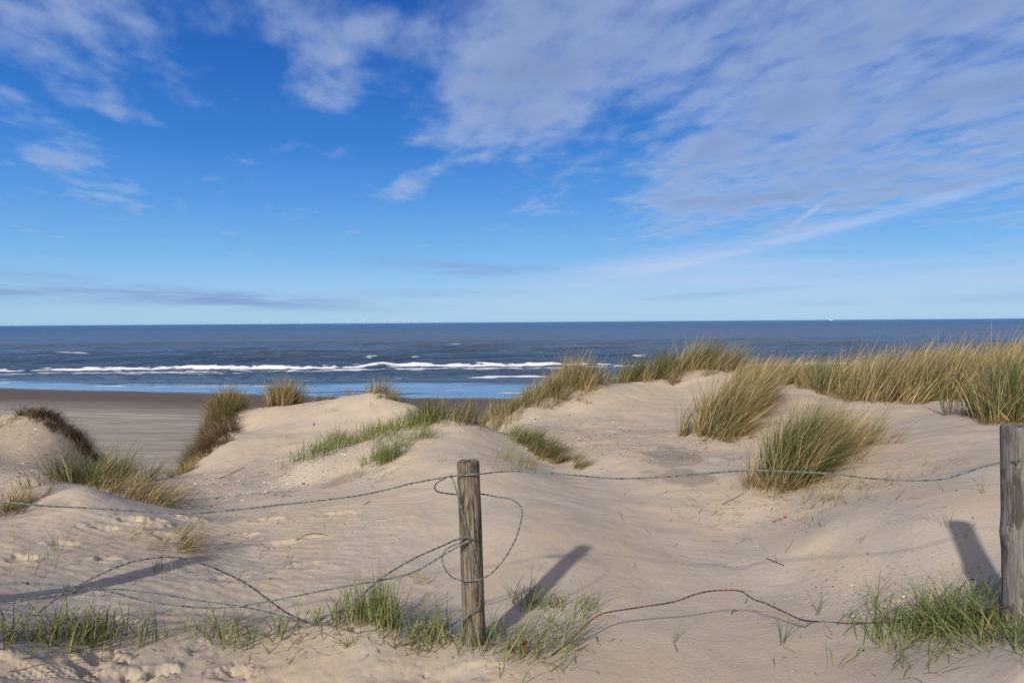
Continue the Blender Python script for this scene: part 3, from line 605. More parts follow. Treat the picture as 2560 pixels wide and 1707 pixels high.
def grow_runs(most):
    # rows of shoots that show largest become single things; the rows of the smallest ones become one object
    def px_size(r):
        p, L, n_ = r[0][0], r[0][4], sum(r[0][3])/2
        return np.mean([L/hit(*q)[1] for q in p])*n_**0.35
    tot = len([o_ for o_ in C.objects if o_.name.startswith('grass_shoot')]); small = []
    for i in sorted(range(len(RUNS)), key=lambda j: -px_size(RUNS[j])):
        a, kw = RUNS[i]
        if tot+a[1] <= most: tot += a[1]; run_now(*a, **kw)
        else: small.append((a, kw))
    before = set(C.objects)
    for a, kw in small: run_now(*a, **{**kw, 'name': 'small_shoot'})
    Vs = []; Fs = []; at = {'along': [], 'tint': [], 'rnd': []}; o_ = 0
    for ob in [q for q in C.objects if q not in before]:
        me = ob.data; nv = len(me.vertices); v = np.empty(nv*3, np.float32); me.vertices.foreach_get('co', v); Vs.append(v.reshape(-1, 3))
        fi = np.empty(len(me.loops), np.int32); me.loops.foreach_get('vertex_index', fi); Fs.append(fi.reshape(-1, 4)+o_); o_ += nv
        for t in at:
            av = np.empty(nv, np.float32); me.attributes[t].data.foreach_get('value', av); at[t].append(av)
        bpy.data.objects.remove(ob)
    if Vs: tag(mesh_np('small_grass_shoots', np.vstack(Vs), np.vstack(Fs), M_shoot, True, {t: np.concatenate(q) for t, q in at.items()}), 'smallest green and dry grass shoots scattered over the sand', 'grass shoots', None, 'stuff')
def run_now(path, cnt, jit, n, L, tint, lean, la, label, group, **kw):
    spots_ = []
    for i in range(cnt):
        t = (i+rng.uniform(.1, .9))/cnt*(len(path)-1); j = min(int(t), len(path)-2); f = t-j
        px = path[j][0]*(1-f)+path[j+1][0]*f+rng.normal(0, jit[0]); py = path[j][1]*(1-f)+path[j+1][1]*f+rng.normal(0, jit[1])
        spots_.append((px, py))
    for i, (px, py) in enumerate(sorted(spots_)):
        shoot(px, py, int(rng.integers(n[0], n[1]+1)), L*rng.uniform(.75, 1.2), tint+rng.normal(0, .06), lean+rng.normal(0, 15), la, nth(i, cnt)+label, group if cnt > 1 else None, **kw)
run([(700,1055),(760,1028),(850,1000),(930,985),(975,975)], 40, (8, 8), (18, 30), .27, .10, 50, .2, 'green shoots up the left mound flank', 'shoots up the left flank of the central mound', wid=.011, rad=.10, fan=.7, mat=M_grass)
run([(965,970),(1010,958)], 7, (8, 5), (26, 40), .32, .12, 20, .15, 'dense shoots on the left mound crest', 'shoots at the left end of the mound crest', wid=.011, rad=.11, fan=.7, mat=M_grass)
run([(1030,960),(1110,970)], 10, (8, 5), (16, 28), .32, .22, 50, .3, 'green shoots on the right mound crest', 'shoots along the right of the mound crest', wid=.011, rad=.10, fan=.7, mat=M_grass)
run([(860,1060),(890,1050),(960,1010),(985,995)], 12, (10, 7), (16, 28), .24, .10, 30, .3, 'loose green shoots on the central mound face', 'loose shoots on the mound face', wid=.006, rad=.06)
shoot(888, 1062, 150, .30, .10, 20, .1, 'thick dark green tuft on the front face of the central mound', None, wid=.006, rad=.07, curl=.7, name='grass_tuft', cat='grass tuft')
shoot(836, 1070, 22, .18, .1, 0, .1, 'small spiky tuft left of the thick tuft on the mound face', None, wid=.006, rad=.02, curl=.3, fan=.9, name='grass_tuft', cat='grass tuft')
run([(820,1100),(900,1100),(880,1085)], 7, (16, 8), (4, 9), .14, .25, 60, .3, 'sparse thin shoots low on the mound face', 'sparse shoots low on the mound face', wid=.0045, rad=.04, curl=1.2)
run([(1130,985),(1190,1008),(1215,1020)], 9, (7, 5), (26, 40), .28, .2, 80, .5, 'green shoots on the right mound shoulder', 'shoots on the upper right shoulder of the mound', wid=.007, rad=.07)
clump('marram_clump', 'flattened dark green clump draped over the right shoulder of the central mound', 'dune grass', [(1205,1020),(1240,1040),(1275,1058)], 1300, .17, .46, .20, (R(95), .85), curl=.8, fan=.5, wid=.006)
clump('marram_clump', 'thin trailing tail of grass below the flattened clump on the mound shoulder', 'dune grass', [(1285,1062),(1315,1075),(1340,1086)], 260, .10, .32, .45, (R(105), .9), curl=.8, fan=.4, wid=.005)
run([(1150,1060),(1180,1068),(1230,1085)], 14, (14, 10), (7, 14), .26, .2, 60, .3, 'thin green blades right of the post top', 'thin blades right of the post top', wid=.0045, rad=.05, curl=1.0)
run([(990,1085),(1090,1050),(1125,1075)], 6, (14, 7), (3, 5), .10, .2, 10, .1, 'tiny green sprigs around the post top', 'tiny sprigs around the post top', wid=.004, rad=.015)
for px, py, lb in ((1060,1000,'left'), (1050,1010,'left'), (1110,1000,'r')): pass
# lower left
run([(-20,1480),(80,1470),(160,1460),(250,1470)], 36, (12, 18), (4, 8), .17, .16, 20, .15, 'green shoots at the lower left corner', 'shoots in the lower left corner', wid=.0078, rad=.06, fan=.95)
run([(200,1478),(225,1478)], 4, (8, 8), (16, 22), .20, .1, 0, .05, 'fuller tufts in the lower left row', 'fuller shoots of the lower left row', wid=.0066, rad=.04, fan=.9)
run([(320,1475),(350,1470)], 3, (8, 5), (6, 9), .18, .15, 0, .1, 'upright shoots just right of the lower left row', 'upright shoots beside the lower left row', wid=.0055, rad=.02, fan=.4)
run([(420,1460),(520,1465),(600,1470),(690,1460)], 32, (14, 14), (2, 6), .19, .18, 20, .1, 'green shoots under the slack wires', 'shoots under the slack wires', wid=.0076, rad=.06, fan=1.0)
run([(20,1320),(90,1290),(170,1290),(60,1380)], 9, (20, 14), (2, 4), .20, .35, 30, .1, 'pale blades on the trampled left sand', 'lone blades on the trampled sand', wid=.004, rad=.012, fan=.6)
run([(280,1330),(370,1325),(400,1330)], 4, (10, 8), (2, 4), .17, .15, 10, .1, 'upright shoots in the left post shadow', 'shoots in the post shadow at left', wid=.0048, rad=.012, fan=.4)
run([(600,1345),(655,1285),(680,1300)], 4, (10, 8), (2, 4), .14, .2, 20, .2, 'lone shoots left of the centre post', 'lone shoots left of the centre post', wid=.0048, rad=.01, fan=.5)
clump('straw_tuft', 'pale straw tuft blown flat over the sand above the arched wire', 'dune grass', [(350,1235),(400,1245),(450,1262)], 260, .12, .46, .8, (R(95), 1.15), mat=M_shoot, curl=.7, fan=.4, wid=.0050)
clump('straw_tuft', 'thin pale straw blades left of the pale straw tuft', 'dune grass', [(290,1225),(320,1225)], 50, .08, .22, .7, (R(60), .7), mat=M_shoot, curl=.7, fan=.5, wid=.004)
# round the centre post
run([(770,1425),(800,1420),(830,1415)], 7, (6, 5), (12, 18), .20, .14, 0, .05, 'bright green shoots left of the thickest tuft', 'shoots left of the thick tuft', wid=.0076, rad=.06, fan=.6)
shoot(878, 1435, 105, .27, .10, 10, .05, 'thickest bright green tuft left of the centre post, behind the small sand mound', None, wid=.0065, rad=.05, curl=.28, fan=.55, name='grass_tuft', cat='grass tuft')
shoot(845, 1425, 55, .24, .12, -10, .05, 'green tuft touching the thickest tuft on its left side', None, wid=.0065, rad=.045, curl=.3, fan=.55, name='grass_tuft', cat='grass tuft')
run([(930,1470),(980,1468),(1040,1472)], 17, (12, 8), (5, 10), .19, .22, 20, .1, 'green shoots between thickest tuft and post', 'shoots between the tuft and the post', wid=.0076, rad=.06, fan=1.0)
run([(1075,1478),(1100,1482),(1130,1480)], 5, (8, 4), (8, 12), .20, .15, 10, .1, 'green blades before the centre post foot', 'blades at the post foot', wid=.006, rad=.05, fan=.7)
run([(800,1480),(815,1485)], 2, (5, 3), (7, 10), .14, .2, 0, .1, 'splayed sprigs below the thickest tuft', 'splayed sprigs below the thickest tuft', wid=.005, rad=.01, fan=1.2)
run([(1150,1480),(1200,1490),(1280,1480),(1330,1440)], 28, (22, 16), (4, 7), .21, .12, 70, .4, 'arching green blades right of the centre post foot', 'arching blades right of the post', wid=.0056, rad=.07, fan=1.0, curl=1.1)
run([(1200,1350),(1195,1400),(1250,1390),(1310,1390),(1350,1410)], 20, (14, 12), (5, 9), .16, .12, 60, .3, 'green shoots beside the centre post shadow', 'shoots beside the post shadow', wid=.0056, rad=.03, fan=1.0, curl=1.0)
run([(890,1330),(960,1340),(985,1340)], 5, (10, 4), (3, 5), .13, .35, 20, .2, 'yellowish sprigs left of the centre post', 'yellowish sprigs left of the post', wid=.0045, rad=.015, fan=.9)
# lower right
run([(2020,1470),(2100,1455),(2180,1450),(2260,1445)], 30, (16, 16), (9, 16), .27, .0, 60, .45, 'arching green tufts left of the right post', 'arching blades left of the right post', wid=.0062, rad=.085, fan=1.1, curl=1.5)
clump('marram_clump', 'dense dark green clump round the foot of the right post', 'dune grass', [(2220,1440),(2290,1450),(2370,1470)], 700, .18, .28, .0, (R(30), .5), mat=M_shoot, curl=1.6, fan=1.3, wid=.0062)
run([(2050,1500),(2130,1520),(2070,1545)], 9, (20, 14), (4, 8), .22, .2, 120, .3, 'drooping blades hanging below the lower right patch', 'drooping blades at the lower right', wid=.005, rad=.03, fan=.8, curl=1.4)
run([(1790,1475),(1800,1480)], 1, (1, 1), (8, 9), .17, .1, 10, .1, 'small tuft with splayed blades on the bare sand below the brown wire', None, wid=.005, rad=.01, fan=1.0)
shoot(1545, 1475, 4, .16, .3, 40, .3, 'pale sprig casting a thin shadow below the brown rusty wire', None, wid=.004, rad=.008)
shoot(1880, 1415, 5, .17, .2, 40, .3, 'lone sprig above the right end of the brown rusty wire', None, wid=.0045, rad=.01)
shoot(1930, 1530, 6, .15, .25, 40, .3, 'lone sprig near the bottom edge left of the lower right patch', None, wid=.0045, rad=.02, fan=.9)
shoot(1455, 1303, 3, .08, .2, 20, .1, 'tiny pair of green blades on the wind smoothed sand right of the post shadow', None, wid=.0035, rad=.01)
run([(1990,1400),(2010,1395)], 3, (14, 8), (2, 4), .18, .5, 10, .1, 'dry upright stalks beside the shell scatter', 'dry stalks by the shells', wid=.0035, rad=.01, fan=.3)
# mid right sand
run([(1850,1140),(1870,1170),(1960,1130),(2010,1130)], 20, (30, 16), (4, 9), .22, .45, 80, .4, 'sparse half dry sprigs below the broad front clump', 'half dry sprigs below the broad clump', wid=.0045, rad=.03, fan=.8, curl=1.0)
run([(1520,985),(1600,1050),(1570,1055)], 8, (25, 12), (4, 7), .20, .5, 70, .3, 'yellowish sprigs left of the large leaning clump', 'yellowish sprigs left of the leaning clump', wid=.006, rad=.04, fan=.8, curl=.9)
run([(1260,970),(1400,950),(1480,930)], 7, (25, 10), (3, 5), .14, .7, 70, .5, 'dry wisps on the right dune flank', 'dry wisps on the right dune flank', wid=.006, rad=.04, fan=.8, curl=.9)
run([(20,1255),(260,1245)], 7, (14, 14), (2, 4), .17, .3, 30, .2, 'isolated blades behind the arched wire', 'isolated blades behind the arched wire', wid=.0045, rad=.015, fan=.6)
run([(120,1340),(560,1310)], 9, (20, 18), (2, 4), .14, .25, 30, .2, 'isolated shoots across the left sand', 'isolated shoots across the left sand', wid=.0048, rad=.012, fan=.6)
run([(470,1215),(860,1200)], 7, (20, 14), (1, 3), .12, .35, 40, .3, 'tiny blades on the middle left sand', 'tiny blades on the middle left sand', wid=.0045, rad=.015, fan=.6)
run([(1400,1120),(1660,1100)], 5, (20, 12), (2, 4), .14, .45, 60, .3, 'dry sprigs round the damp patches', 'dry sprigs round the damp patches', wid=.0045, rad=.02, fan=.8)
shoot(2255, 1135, 6, .20, .4, 70, .5, 'bent sprig on the slope left of the right post', None, wid=.0045, rad=.01)
shoot(2175, 1210, 6, .14, .4, 0, .2, 'small brown sprig near the shadow tip of the right post', None, wid=.0045, rad=.015, fan=.8)
shoot(2215, 1240, 3, .22, .6, 60, .6, 'dry curled stalk above the shadow of the right post', None, wid=.004, rad=.005, curl=1.8)
shoot(2165, 1130, 6, .18, .4, 60, .6, 'sprig with dry drooping blades under the sagging wire at the right', None, wid=.0045, rad=.02, fan=.8, curl=1.2)
shoot(1848, 1198, 7, .16, .7, 10, .2, 'dead brown sprig in the middle of the right sand hollow', None, wid=.0045, rad=.015, fan=.7, curl=.9)
shoot(1965, 1250, 9, .13, .85, 80, .9, 'dead curled leaf bundle lying in the right sand hollow', None, wid=.006, rad=.02, fan=.9, curl=1.4, name='dead_leaves', cat='dead leaves')
run([(2090,1065),(2170,1085)], 3, (10, 5), (4, 6), .16, .5, 80, .6, 'faint dry sprigs on the right slope', 'faint dry sprigs on the right slope', wid=.004, rad=.02, fan=.8)
run([(635,1075),(660,1080)], 2, (5, 3), (3, 4), .22, .15, -20, .1, 'thin sprigs left of the central mound', 'thin sprigs left of the central mound', wid=.005, rad=.02, fan=.4)
run([(600,930),(730,930),(860,950)], 7, (25, 5), (4, 7), .16, .4, 60, .4, 'tiny sprigs on the bare middle dune', 'tiny sprigs on the middle dune', wid=.007, rad=.05, fan=.8)

grow_runs(292)
# ------------------------------------------------------------------ posts
def wood_mat(name, dark, light, moss):
    mt, k = material(name)
    tc = k.n('ShaderNodeTexCoord').outputs['Object']
    a = k.noise(k.mapping(tc, scale=(1, 1, 0.055)), 150, 5, 0.6, 0.2)
    b_ = k.noise(k.mapping(tc, scale=(1, 1, 0.16)), 42, 6, 0.65, 0.4)
    c_ = k.noise(tc, 9, 4, 0.6)
    col = k.mix(k.ss(a, 0.38, 0.64), dark, light)
    col = k.mix(k.math('MULTIPLY', k.ss(b_, 0.48, 0.60), 0.9), col, tuple(x*0.45 for x in dark[:3])+(1,))
    col = k.mix(k.math('MULTIPLY', k.ss(b_, 0.60, 0.70), 0.0), col, light)
    col = k.mix(k.math('MULTIPLY', k.ss(c_, 0.5, 0.75), 0.4), col, moss)
    pat = k.noise(k.mapping(tc, scale=(1, 1, 0.22)), 30, 4, 0.7, 0.2)
    col = k.mix(k.math('MULTIPLY', k.ss(pat, 0.64, 0.70), 0.7), col, (0.36, 0.36, 0.33, 1))
    col = k.mix(k.math('MULTIPLY', attr(k, 'crack'), 0.9), col, (0.045, 0.022, 0.014, 1))
    h = k.math('ADD', k.math('MULTIPLY', a, 0.003), k.math('MULTIPLY', b_, 0.004))
    bmp = k.n('ShaderNodeBump', ins={'Strength': 0.8, 'Distance': 1.0, 'Height': h})
    k.n('ShaderNodeOutputMaterial', ins={0: k.n('ShaderNodeBsdfPrincipled', ins={'Base Color': col, 'Roughness': 0.88, 'Specular IOR Level': 0.2, 'Normal': bmp.outputs[0]})})
    return mt
M_wood = wood_mat('weathered_wood', (0.085, 0.066, 0.054, 1), (0.235, 0.20, 0.17, 1), (0.15, 0.15, 0.085, 1))
M_wood2 = wood_mat('smooth_grey_wood', (0.12, 0.108, 0.105, 1), (0.20, 0.19, 0.19, 1), (0.12, 0.10, 0.09, 1))
def metal_mat(name, c1, c2, sc_=60, rough=0.45, met=0.6):
    mt, k = material(name); tc = k.n('ShaderNodeTexCoord').outputs['Object']
    n_ = k.noise(tc, sc_, 3, 0.6)
    k.n('ShaderNodeOutputMaterial', ins={0: k.n('ShaderNodeBsdfPrincipled', ins={'Base Color': k.mix(k.ss(n_, 0.4, 0.6), c1, c2), 'Roughness': rough, 'Metallic': met})})
    return mt
M_galv = metal_mat('galvanised_wire', (0.075, 0.085, 0.092, 1), (0.155, 0.175, 0.19, 1), 40, .6, .15)
M_dark = metal_mat('tarnished_wire', (0.05, 0.045, 0.045, 1), (0.14, 0.145, 0.155, 1), 60, .55, .4)
M_rust = metal_mat('rusty_wire', (0.05, 0.042, 0.04, 1), (0.15, 0.075, 0.045, 1), 12, .85, .1)
M_staple = metal_mat('rusty_staple', (0.16, 0.07, 0.05, 1), (0.25, 0.14, 0.10, 1), 200, .8, .2)
def post(topP, botP, rad_t, rad_b, mat, seed, crack_az=None, knot=None, label='', under=0.45):
    """a round weathered post: rings of an uneven outline from a sunken foot to a rough sawn top"""
    top = np.array(topP); bot = np.array(botP); ax = top-bot; H = np.linalg.norm(ax); ax = ax/H
    bot2 = bot-ax*under; Ht = H+under
    NA, NH = 168, 120
    th = np.linspace(0, 2*math.pi, NA, endpoint=False); hz = np.linspace(0, 1, NH)
    TH, HZ = np.meshgrid(th, hz); zz = HZ*Ht
    rad = rad_b+(rad_t-rad_b)*HZ
    cx, cy = np.cos(TH), np.sin(TH)
    n_ = lambda sx, sz, sd: fbm(cx*sx+cy*sx*.7+9+seed, zz*sz+cy*sx, 3, sd)
    rad = rad*(1+0.035*n_(1.1, 2.2, 3)+0.020*n_(9, 1.6, 5)) - 0.0034*np.abs(n_(18, 1.6, 6))
    crack = np.zeros_like(rad)
    if crack_az is not None:
        ca = crack_az + 0.05*np.sin(zz*5)+0.03*np.sin(zz*11+1)
        d_ = np.abs((TH-ca+math.pi) % (2*math.pi)-math.pi)*rad
        cut = np.exp(-(d_/0.0026)**2)*sst(HZ, 0.2, 0.35); rad = rad-cut*0.012; crack = cut
    if knot:
        ka, kz, kh = knot
        d_ = np.hypot(((TH-ka+math.pi) % (2*math.pi)-math.pi)*rad, (zz-under-kz)*0.7)
        rad = rad+kh*np.exp(-(d_/0.035)**2)-kh*0.25*np.exp(-(d_/0.010)**2)
    last = np.exp(-((1-HZ)*Ht/0.006)**2); rad = rad-last*0.004
    ztop = 0.004*fbm(cx*2+seed, cy*2, 2, 8)
    e1 = np.cross(ax, [0, 1, 0]); e1 /= np.linalg.norm(e1); e2 = np.cross(ax, e1)
    L3 = np.stack([cx*rad, cy*rad, zz + ztop*(HZ > 0.99)], -1)
    V = list(L3.reshape(-1, 3)); cr_ = list(crack.ravel())
    i = np.arange(NH*NA).reshape(NH, NA); j = np.roll(i, -1, 1)
    Fq = list(np.stack([i[:-1], j[:-1], j[1:], i[1:]], -1).reshape(-1, 4))
    prev = i[-1]
    for rf in (0.82, 0.6, 0.4, 0.2, 0.03):       # rough end grain
        r_ = rad[-1]*rf; zt = Ht + 0.006*fbm(np.cos(th)*3*rf+seed, np.sin(th)*3*rf, 3, 14)-0.003*(1-rf)
        base_i = len(V); V += list(np.stack([np.cos(th)*r_, np.sin(th)*r_, zt], -1)); cr_ += [0.25*(rf < .5)]*NA
        cur = np.arange(base_i, base_i+NA)
        Fq += list(np.stack([prev, np.roll(prev, -1), np.roll(cur, -1), cur], -1)); prev = cur
    e = bpy.data.objects.new('fence_post', None); C.objects.link(e); tag(e, label, 'fence post')
    e.location = Vector(bot2)
    mtx = Matrix((e1, e2, ax)).transposed()
    e.rotation_mode = 'QUATERNION'; e.rotation_quaternion = mtx.to_quaternion()
    sh = mesh_np('shaft', np.array(V), np.array(Fq), mat, True, {'crack': cr_}, e)
    fl = np.ones(len(sh.data.polygons), bool); fl[(NH-1)*NA:] = False; sh.data.polygons.foreach_set('use_smooth', fl)
    return e, (e1, e2, ax, bot2, Ht)
def tube(path, r, sides=6):
    path = np.asarray(path, float); T = np.gradient(path, axis=0); T /= np.linalg.norm(T, axis=1)[:, None]+1e-9
    N = np.zeros_like(T); ref = np.array([0, 0, 1.0])
    if abs(T[0] @ ref) > .9: ref = np.array([1.0, 0, 0])
    nn = np.cross(T[0], ref); nn /= np.linalg.norm(nn)
    for i_ in range(len(T)):
        nn = nn-T[i_]*(nn @ T[i_]); nn /= np.linalg.norm(nn)+1e-9; N[i_] = nn
    B = np.cross(T, N); a = np.linspace(0, 2*math.pi, sides, endpoint=False)
    V = path[:, None]+r*(np.cos(a)[None, :, None]*N[:, None]+np.sin(a)[None, :, None]*B[:, None])
    i = np.arange(len(path)*sides).reshape(-1, sides); j = np.roll(i, -1, 1)
    Fq = np.stack([i[:-1], j[:-1], j[1:], i[1:]], -1).reshape(-1, 4)
    return V.reshape(-1, 3), Fq, (N, B)
def spline(cp, step=0.005):
    cp = np.array(cp, float); cp = np.vstack([2*cp[0]-cp[1], cp, 2*cp[-1]-cp[-2]]); out = []
    for i in range(1, len(cp)-2):
        p0, p1, p2, p3 = cp[i-1:i+3]; n_ = max(2, int(np.linalg.norm(p2-p1)/step)); t = np.linspace(0, 1, n_, endpoint=False)[:, None]
        out.append(.5*((2*p1)+(-p0+p2)*t+(2*p0-5*p1+4*p2-p3)*t*t+(-p0+3*p1-3*p2+p3)*t**3))
    out.append(cp[-2][None]); return np.vstack(out)
def wire(cp, mat, label, r=.0023, off=.0021, pitch=.05, name='fence_wire'):
    """two strands twisted together along a curve"""
    c_ = spline(cp); _, _, (N, B) = tube(c_, r)
    s = np.concatenate([[0], np.cumsum(np.linalg.norm(np.diff(c_, axis=0), axis=1))])*2*math.pi/pitch
    Vs = []; Fs = []; o = 0
    for ph in (0, math.pi):
        q_ = c_+off*(np.cos(s+ph)[:, None]*N+np.sin(s+ph)[:, None]*B)
        v, f_, _ = tube(q_, r); Vs.append(v); Fs.append(f_+o); o += len(v)
    return tag(mesh_np(name, np.vstack(Vs), np.vstack(Fs), mat, True), label, 'fence wire')
cpost, cf_ = post(P(1075,1058,3.05), P(1090,1474,3.03), .0515, .0505, M_wood, 1, None, None, 'round weathered brown post in the centre with wire looped round it')
rpost, rf_ = post(P(2340,977,2.62), P(2344,1440,2.62), .0600, .0580, M_wood2, 5, math.radians(88), (math.radians(8), .37, .017), 'thick smooth grey post with a long crack at the right frame edge')
lpost, lf_ = post((-2.86, 2.6, 8.57), (-2.87, 2.6, 7.80), .086, .084, M_wood, 9, None, None, 'post beyond the left frame edge casting the long shadow across the sand')
def staple(post_, P3, wdt=.014):
    mw = post_.matrix_basis.inverted()
    pth = [mw @ Vector(q) for q in spline([P3+np.array([-wdt*.3, .03, -wdt*.8]), P3+np.array([-wdt*.2, -.004, -wdt*.6]), P3+np.array([0, -.008, 0]), P3+np.array([wdt*.2, -.004, wdt*.6]), P3+np.array([wdt*.3, .03, wdt*.8])], .002)]
    v, f_, _ = tube(np.array([tuple(q) for q in pth]), .0024); mesh_np('staple', v, f_, M_staple, True, None, post_)
front = 3.05-.056
staple(cpost, P(1066,1086,front)); staple(cpost, P(1076,1243,front-.002)); staple(cpost, P(1080,1410,front)); 
# ------------------------------------------------------------------ wires
def W(l): return [P(*q) for q in l]
wire(W([(-549,1165,2.6),(-250,1152,2.63),(0,1153,2.68),(100,1161,2.72),(200,1166,2.76),(330,1174,2.8),(430,1179,2.83),(540,1170,2.86),(640,1159,2.88),(820,1138,2.93),(950,1109,2.97),(1040,1093,2.99),(1078,1090,2.985),(1103,1088,2.995),(1150,1083,3.0),(1200,1082,2.99),(1300,1089,2.95),(1400,1098,2.92),(1480,1097,2.9),(1550,1093,2.87),(1700,1081,2.83),(1800,1082,2.8),(1900,1087,2.77),(2000,1098,2.74),(2100,1103,2.71),(2170,1099,2.69),(2215,1086,2.67),(2260,1071,2.65),(2300,1062,2.64),(2340,1060,2.55)]),
     M_galv, 'topmost twisted wire sagging across the whole view from post to post')
wire(W([(1040,1091,2.975),(1022,1098,2.97),(1003,1109,3.0),(998,1119,3.04),(1006,1129,3.08),(1030,1133,3.11),(1055,1135,3.13),(1103,1134,3.13),(1140,1140,3.08),(1170,1145,3.03),(1190,1156,3.0),(1199,1172,2.98),(1198,1190,2.97),(1190,1222,2.96),(1178,1250,2.96),(1160,1280,2.96),(1130,1315,2.96),(1108,1327,2.965),(1090,1332,2.965),(1065,1333,2.965),(1040,1325,2.96),(1022,1305,2.96),(1016,1280,2.96),(1024,1262,2.965),(1045,1250,2.97),(1076,1242,2.975)]),
     M_galv, 'wire bent into a wide loop on the right of the centre post', r=.0021, off=.0019)
wire(W([(1036,1091,2.98),(1045,1115,2.975),(1054,1150,2.975),(1065,1195,2.975),(1076,1238,2.97),(1090,1290,2.975),(1100,1340,2.975),(1102,1380,2.975),(1098,1398,2.97),(1080,1410,2.975),(1058,1425,2.965),(1035,1448,2.96),(1010,1465,2.97)]),
     M_galv, 'pale thin wire running straight down the front of the centre post', r=.0018, off=.0016)
wire(W([(1100,1241,2.985),(1076,1236,2.97),(1068,1233,2.972),(1045,1240,2.965),(1018,1252,2.95),(947,1284,2.91),(876,1327,2.87),(823,1373,2.84),(769,1419,2.83),(740,1431,2.83),(722,1433,2.83),(700,1424,2.83),(655,1404,2.83),(571,1343,2.80),(520,1316,2.79),(470,1296,2.77),(403,1279,2.75),(336,1283,2.73),(290,1294,2.72),(242,1313,2.71),(148,1361,2.68),(60,1428,2.65),(0,1468,2.60),(-60,1505,2.5)]),
     M_dark, 'dark wire rising in a high arch over the sand at the left')
wire(W([(1076,1243,2.97),(1060,1250,2.965),(1025,1270,2.96),(976,1300,2.93),(950,1313,2.92),(929,1320,2.91),(870,1333,2.88),(823,1340,2.86),(760,1352,2.84),(698,1364,2.82),(640,1376,2.81),(564,1389,2.79),(510,1395,2.78),(470,1395,2.77),(400,1389,2.76),(336,1380,2.75),(262,1360,2.73),(191,1348,2.71),(120,1342,2.68),(67,1340,2.68),(0,1341,2.66),(-549,1390,2.6)]),
     M_galv, 'low wire from the middle of the centre post, the upper one at the left edge')
wire(W([(724,1434,2.845),(672,1420,2.83),(620,1406,2.82),(571,1395,2.81),(500,1384,2.80),(437,1375,2.79),(380,1365,2.77),(336,1359,2.76),(285,1353,2.75),(235,1352,2.73),(170,1359,2.71),(101,1369,2.70),(40,1379,2.68),(0,1385,2.67),(-549,1425,2.6)]),
     M_galv, 'low wire crossing the others at the left and leaving the frame lowest but one', r=.0021)
def on(px, py, up_=.004): p = hit(px, py); return np.array([p[0], p[1], gz(p[0], p[1])+up_])
def lift(px, py, D): return P(px, py, D)
wire([on(1268,1506,.003), on(1300,1484,.01), lift(1330,1450,3.05), lift(1378,1411,3.12), lift(1461,1395,3.15), lift(1544,1382,3.16), lift(1598,1364,3.15), lift(1630,1357,3.14), lift(1660,1355,3.13), lift(1701,1357,3.12), lift(1730,1375,3.11), lift(1759,1385,3.10), lift(1800,1404,3.08), lift(1840,1422,3.06), on(1875,1430,.006), on(1958,1434,.006), on(2041,1432,.01), lift(2123,1415,2.85), lift(2230,1405,2.72), lift(2320,1390,2.58)],
     M_rust, 'rusty brown wire arching low over the sand right of the centre post')

# ------------------------------------------------------------------ litter, twigs and shells
def twig(pts2, r, mat, label, name='twig', cat='twig', group=None):
    c_ = spline([on(*q) for q in pts2], .01); v, f_, _ = tube(c_, r, 5)
    return tag(mesh_np(name, v, f_, mat, True), label, cat, group)
def plain(name, c, rough=.8, var=.3):
    mt, k = material(name); n_ = k.noise(k.n('ShaderNodeTexCoord').outputs['Object'], 60, 4, .6)
    k.n('ShaderNodeOutputMaterial', ins={0: k.n('ShaderNodeBsdfPrincipled', ins={'Base Color': k.mix(n_, tuple(x*(1-var) for x in c[:3])+(1,), tuple(min(1, x*(1+var)) for x in c[:3])+(1,)), 'Roughness': rough})})
    return mt
M_twig = plain('dead_twig', (0.12, 0.08, 0.05)); M_straw = plain('dry_straw', (0.42, 0.30, 0.15)); M_red = plain('red_plastic', (0.55, 0.02, 0.03), .4); M_blue = plain('blue_plastic', (0.03, 0.10, 0.35), .4)
M_stump = plain('red_brown_stem', (0.16, 0.06, 0.03))
twig([(680,1243,.01),(710,1233,.015),(735,1230,.01),(748,1236,.02)], .0028, M_twig, 'bent brown twig lying on the sand left of the centre post')
twig([(835,1163,.01),(850,1153,.01)], .0028, M_twig, 'short dark twig on the damp patch left of the centre post')
twig([(1660,1160,.01),(1690,1145,.01),(1708,1135,.01)], .0025, M_twig, 'thin twig on the sand left of the broad front clump')
twig([(1680,1412,.008),(1686,1405,.012),(1694,1407,.01)], .002, M_twig, 'curled dark stalk fallen beside the brown wire')
twig([(1700,1405,.006),(1780,1408,.006),(1850,1445,.006)], .0015, M_straw, 'long thin dry straw lying below the brown wire')
twig([(505,1100,.01),(540,1085,.01),(560,1075,.02)], .005, M_twig, 'dark stick on the slope above the shell strip at the left')
twig([(885,1308,.006),(930,1322,.01),(985,1330,.008)], .003, M_straw, 'yellow stalk lying beside the wires left of the centre post')
twig([(1010,1440,.006),(1035,1458,.01),(1060,1475,.006)], .003, M_straw, 'yellow stalk fallen against the foot of the centre post')
twig([(1760,1285,.006),(1800,1300,.006)], .003, M_twig, 'small brown stalk in the right hollow')
e = bpy.data.objects.new('red_tipped_stalk', None); C.objects.link(e); tag(e, 'thin stalk with two tiny bright red ends on the right sand slope', 'litter')
p0 = on(1780,1199,.012); e.location = Vector(p0)
v, f_, _ = tube(np.array([p-p0 for p in spline([on(1780,1199,.012), on(1795,1196,.015), on(1804,1192,.012)], .01)]), .002, 5); mesh_np('stalk', v, f_, M_twig, True, None, e)
for a_, b2 in ((1778, 1200), (1804, 1191)):
    q_ = on(a_, b2, .012)-p0; v, f_, _ = tube(spline([q_-np.array([.012, 0, 0]), q_, q_+np.array([.010, .004, .002])], .004), .0045, 6); mesh_np('tip', v, f_, M_red, True, None, e)
